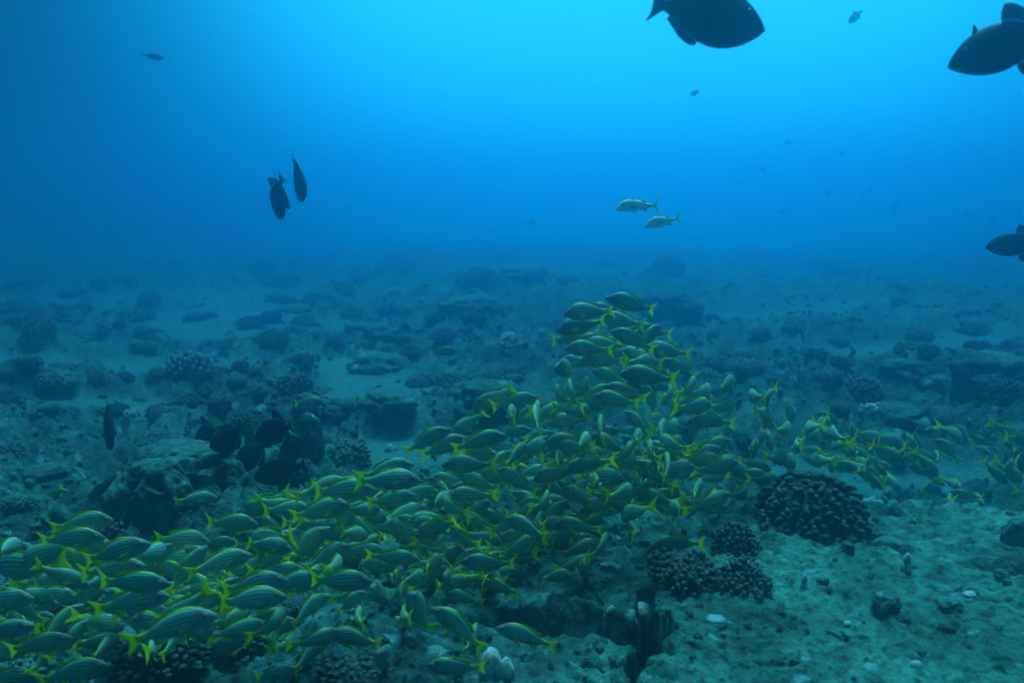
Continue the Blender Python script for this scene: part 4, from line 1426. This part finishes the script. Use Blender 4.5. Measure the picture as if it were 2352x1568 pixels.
# ------------------------------------------------------------------ water haze
hb = mesh_from('haze', [(x, y, z) for x in (-42, 42) for y in (-42, 42) for z in (-3.0, 4.25)],
               [(0, 1, 3, 2), (4, 6, 7, 5), (0, 4, 5, 1), (2, 3, 7, 6), (0, 2, 6, 4), (1, 5, 7, 3)], None, smooth=False)
hm = bpy.data.materials.new('water_haze')
hm.use_nodes = True
hn = hm.node_tree
hn.nodes.clear()
ho = hn.nodes.new('ShaderNodeOutputMaterial')
pv = hn.nodes.new('ShaderNodeVolumePrincipled')
pv.inputs['Color'].default_value = (0.10, 0.715, 0.955, 1)
pv.inputs['Absorption Color'].default_value = (0.0, 0.05, 0.60, 1)
pv.inputs['Density'].default_value = 0.118
pv.inputs['Anisotropy'].default_value = 0.94
hn.links.new(pv.outputs[0], ho.inputs['Volume'])
hb.materials.append(hm)
haze = link('haze', hb)
tag(haze, kind='stuff')

# ------------------------------------------------------------------ labels that single each one out
ORD = ['leftmost', 'second from the left', 'third from the left', 'fourth from the left', 'fifth from the left', 'sixth from the left', 'seventh from the left',
       'eighth from the left', 'ninth from the left', 'tenth from the left', 'eleventh from the left', 'twelfth from the left',
       '13th from the left', '14th from the left', '15th from the left', '16th from the left', '17th from the left', '18th from the left']


def spell(i, n):
    if i == n - 1 and n > 1: return 'rightmost'
    if i < len(ORD): return ORD[i]
    return ORD[min(n - 1 - i, 17)].replace('left', 'right')


def label_all(items):
    groups = {}
    for o, px, py, plural, single, zone in items:
        groups.setdefault((plural, single, zone), []).append((px, o))
    for (plural, single, zone), l in groups.items():
        l.sort(key=lambda t: t[0])
        for i, (px, o) in enumerate(l):
            o['label'] = f'{single} {zone}' if len(l) == 1 else f'{spell(i, len(l))} of the {plural} {zone}'


def szone(x, y):
    if y < 1000 and 1250 < x < 1680:
        for lim, z in ((720, 'at the very top of the tower'), (770, 'in the upper tower'), (820, 'in the middle tower'), (880, 'in the lower tower'), (940, 'at the tower foot')):
            if y < lim: return z
        return 'just under the tower'
    if x < 760 and y < 1130: return 'apart, over the left reef'
    if x < 250: return 'far left, ' + ('high' if y < 1290 else 'midway' if y < 1400 else 'low') + ' in school'
    if x < 500: return 'under the boulder, ' + ('high' if y < 1240 else 'midway' if y < 1360 else 'low') + ' in school'
    if x < 760: return 'right of the boulder, ' + ('high' if y < 1210 else 'midway' if y < 1330 else 'low') + ' in school'
    if x < 1010: return 'left of centre, ' + ('along the upper rim' if y < 1060 else 'high in school' if y < 1150 else 'midway in school' if y < 1270 else 'low over the rock')
    if x < 1260: return 'at the centre, ' + ('along the upper rim' if y < 1000 else 'high in school' if y < 1100 else 'midway in school' if y < 1200 else 'low in school' if y < 1330 else 'lowest over the rock')
    if x < 1480: return 'below the tower, ' + ('high up' if y < 1060 else 'midway down' if y < 1150 else 'near the rock')
    if x < 1660: return 'left of big coral, ' + ('high up' if y < 1060 else 'midway down' if y < 1150 else 'near the rock')
    if x < 1900: return 'above the big coral, ' + ('high up' if y < 960 else 'midway' if y < 1040 else 'touching distance')
    if x < 2130: return 'right stream, ' + ('upper edge' if y < 1060 else 'lower edge')
    return 'right edge stream, ' + ('upper' if y < 1070 else 'middle' if y < 1130 else 'lower') + ' rows'


items = []
for o, f in snappers:
    x, y = (f[0] + f[2]) / 2, (f[1] + f[3]) / 2
    ang = math.degrees(math.atan2(f[3] - f[1], f[0] - f[2]))
    if abs(f[5]) > 1.0: dsc = ('away-swimming', 'away-swimming') if f[5] > 0 else ('approaching', 'approaching')
    elif 50 < ang < 130: dsc = ('nose-up', 'nose-up')
    elif -130 < ang < -50: dsc = ('nose-down', 'nose-down')
    elif abs(ang) <= 50: dsc = ('right-facing', 'right-facing')
    else: dsc = ('left-facing', 'left-facing')
    items.append((o, x, y, f'{dsc[0]} snappers', f'{dsc[1]} striped snapper', szone(x, y)))
label_all(items)
items = []


def czone(x, y):
    if y < 690: return 'fading out far ' + ('left' if x < 784 else 'right' if x > 1568 else 'middle') + (', by the horizon' if y < 630 else ', nearer row')
    c = 'far left' if x < 260 else 'left' if x < 560 else 'left middle' if x < 860 else 'middle' if x < 1300 else 'right middle' if x < 1800 else 'far right'
    r = 'behind the sand' if y < 760 else 'beside the sand' if y < 850 else 'before the sand' if y < 950 else 'beyond the school' if y < 1090 else 'beneath the school' if y < 1330 else 'at the bottom'
    return f'{c}, {r}'


for o in coral_objs:
    x, y, d = project(o.location)
    items.append((o, x, y, 'dark corals', 'dark coral', czone(x, y)))
for o in pale_objs:
    x, y, d = project(o.location)
    o['group'] = 'small pale coral tufts'
    items.append((o, x, y, 'pale coral tufts', 'pale coral tuft', czone(x, y)))
for o in far:
    x, y, d = project(o.location)
    z = 'near top edge' if y < 120 else 'above the goatfish' if y < 360 else 'beside the goatfish' if y < 470 else 'over the horizon'
    items.append((o, x, y, 'tiny faint fish', 'tiny faint fish', z + (', left' if x < 1000 else ', right')))
label_all(items)
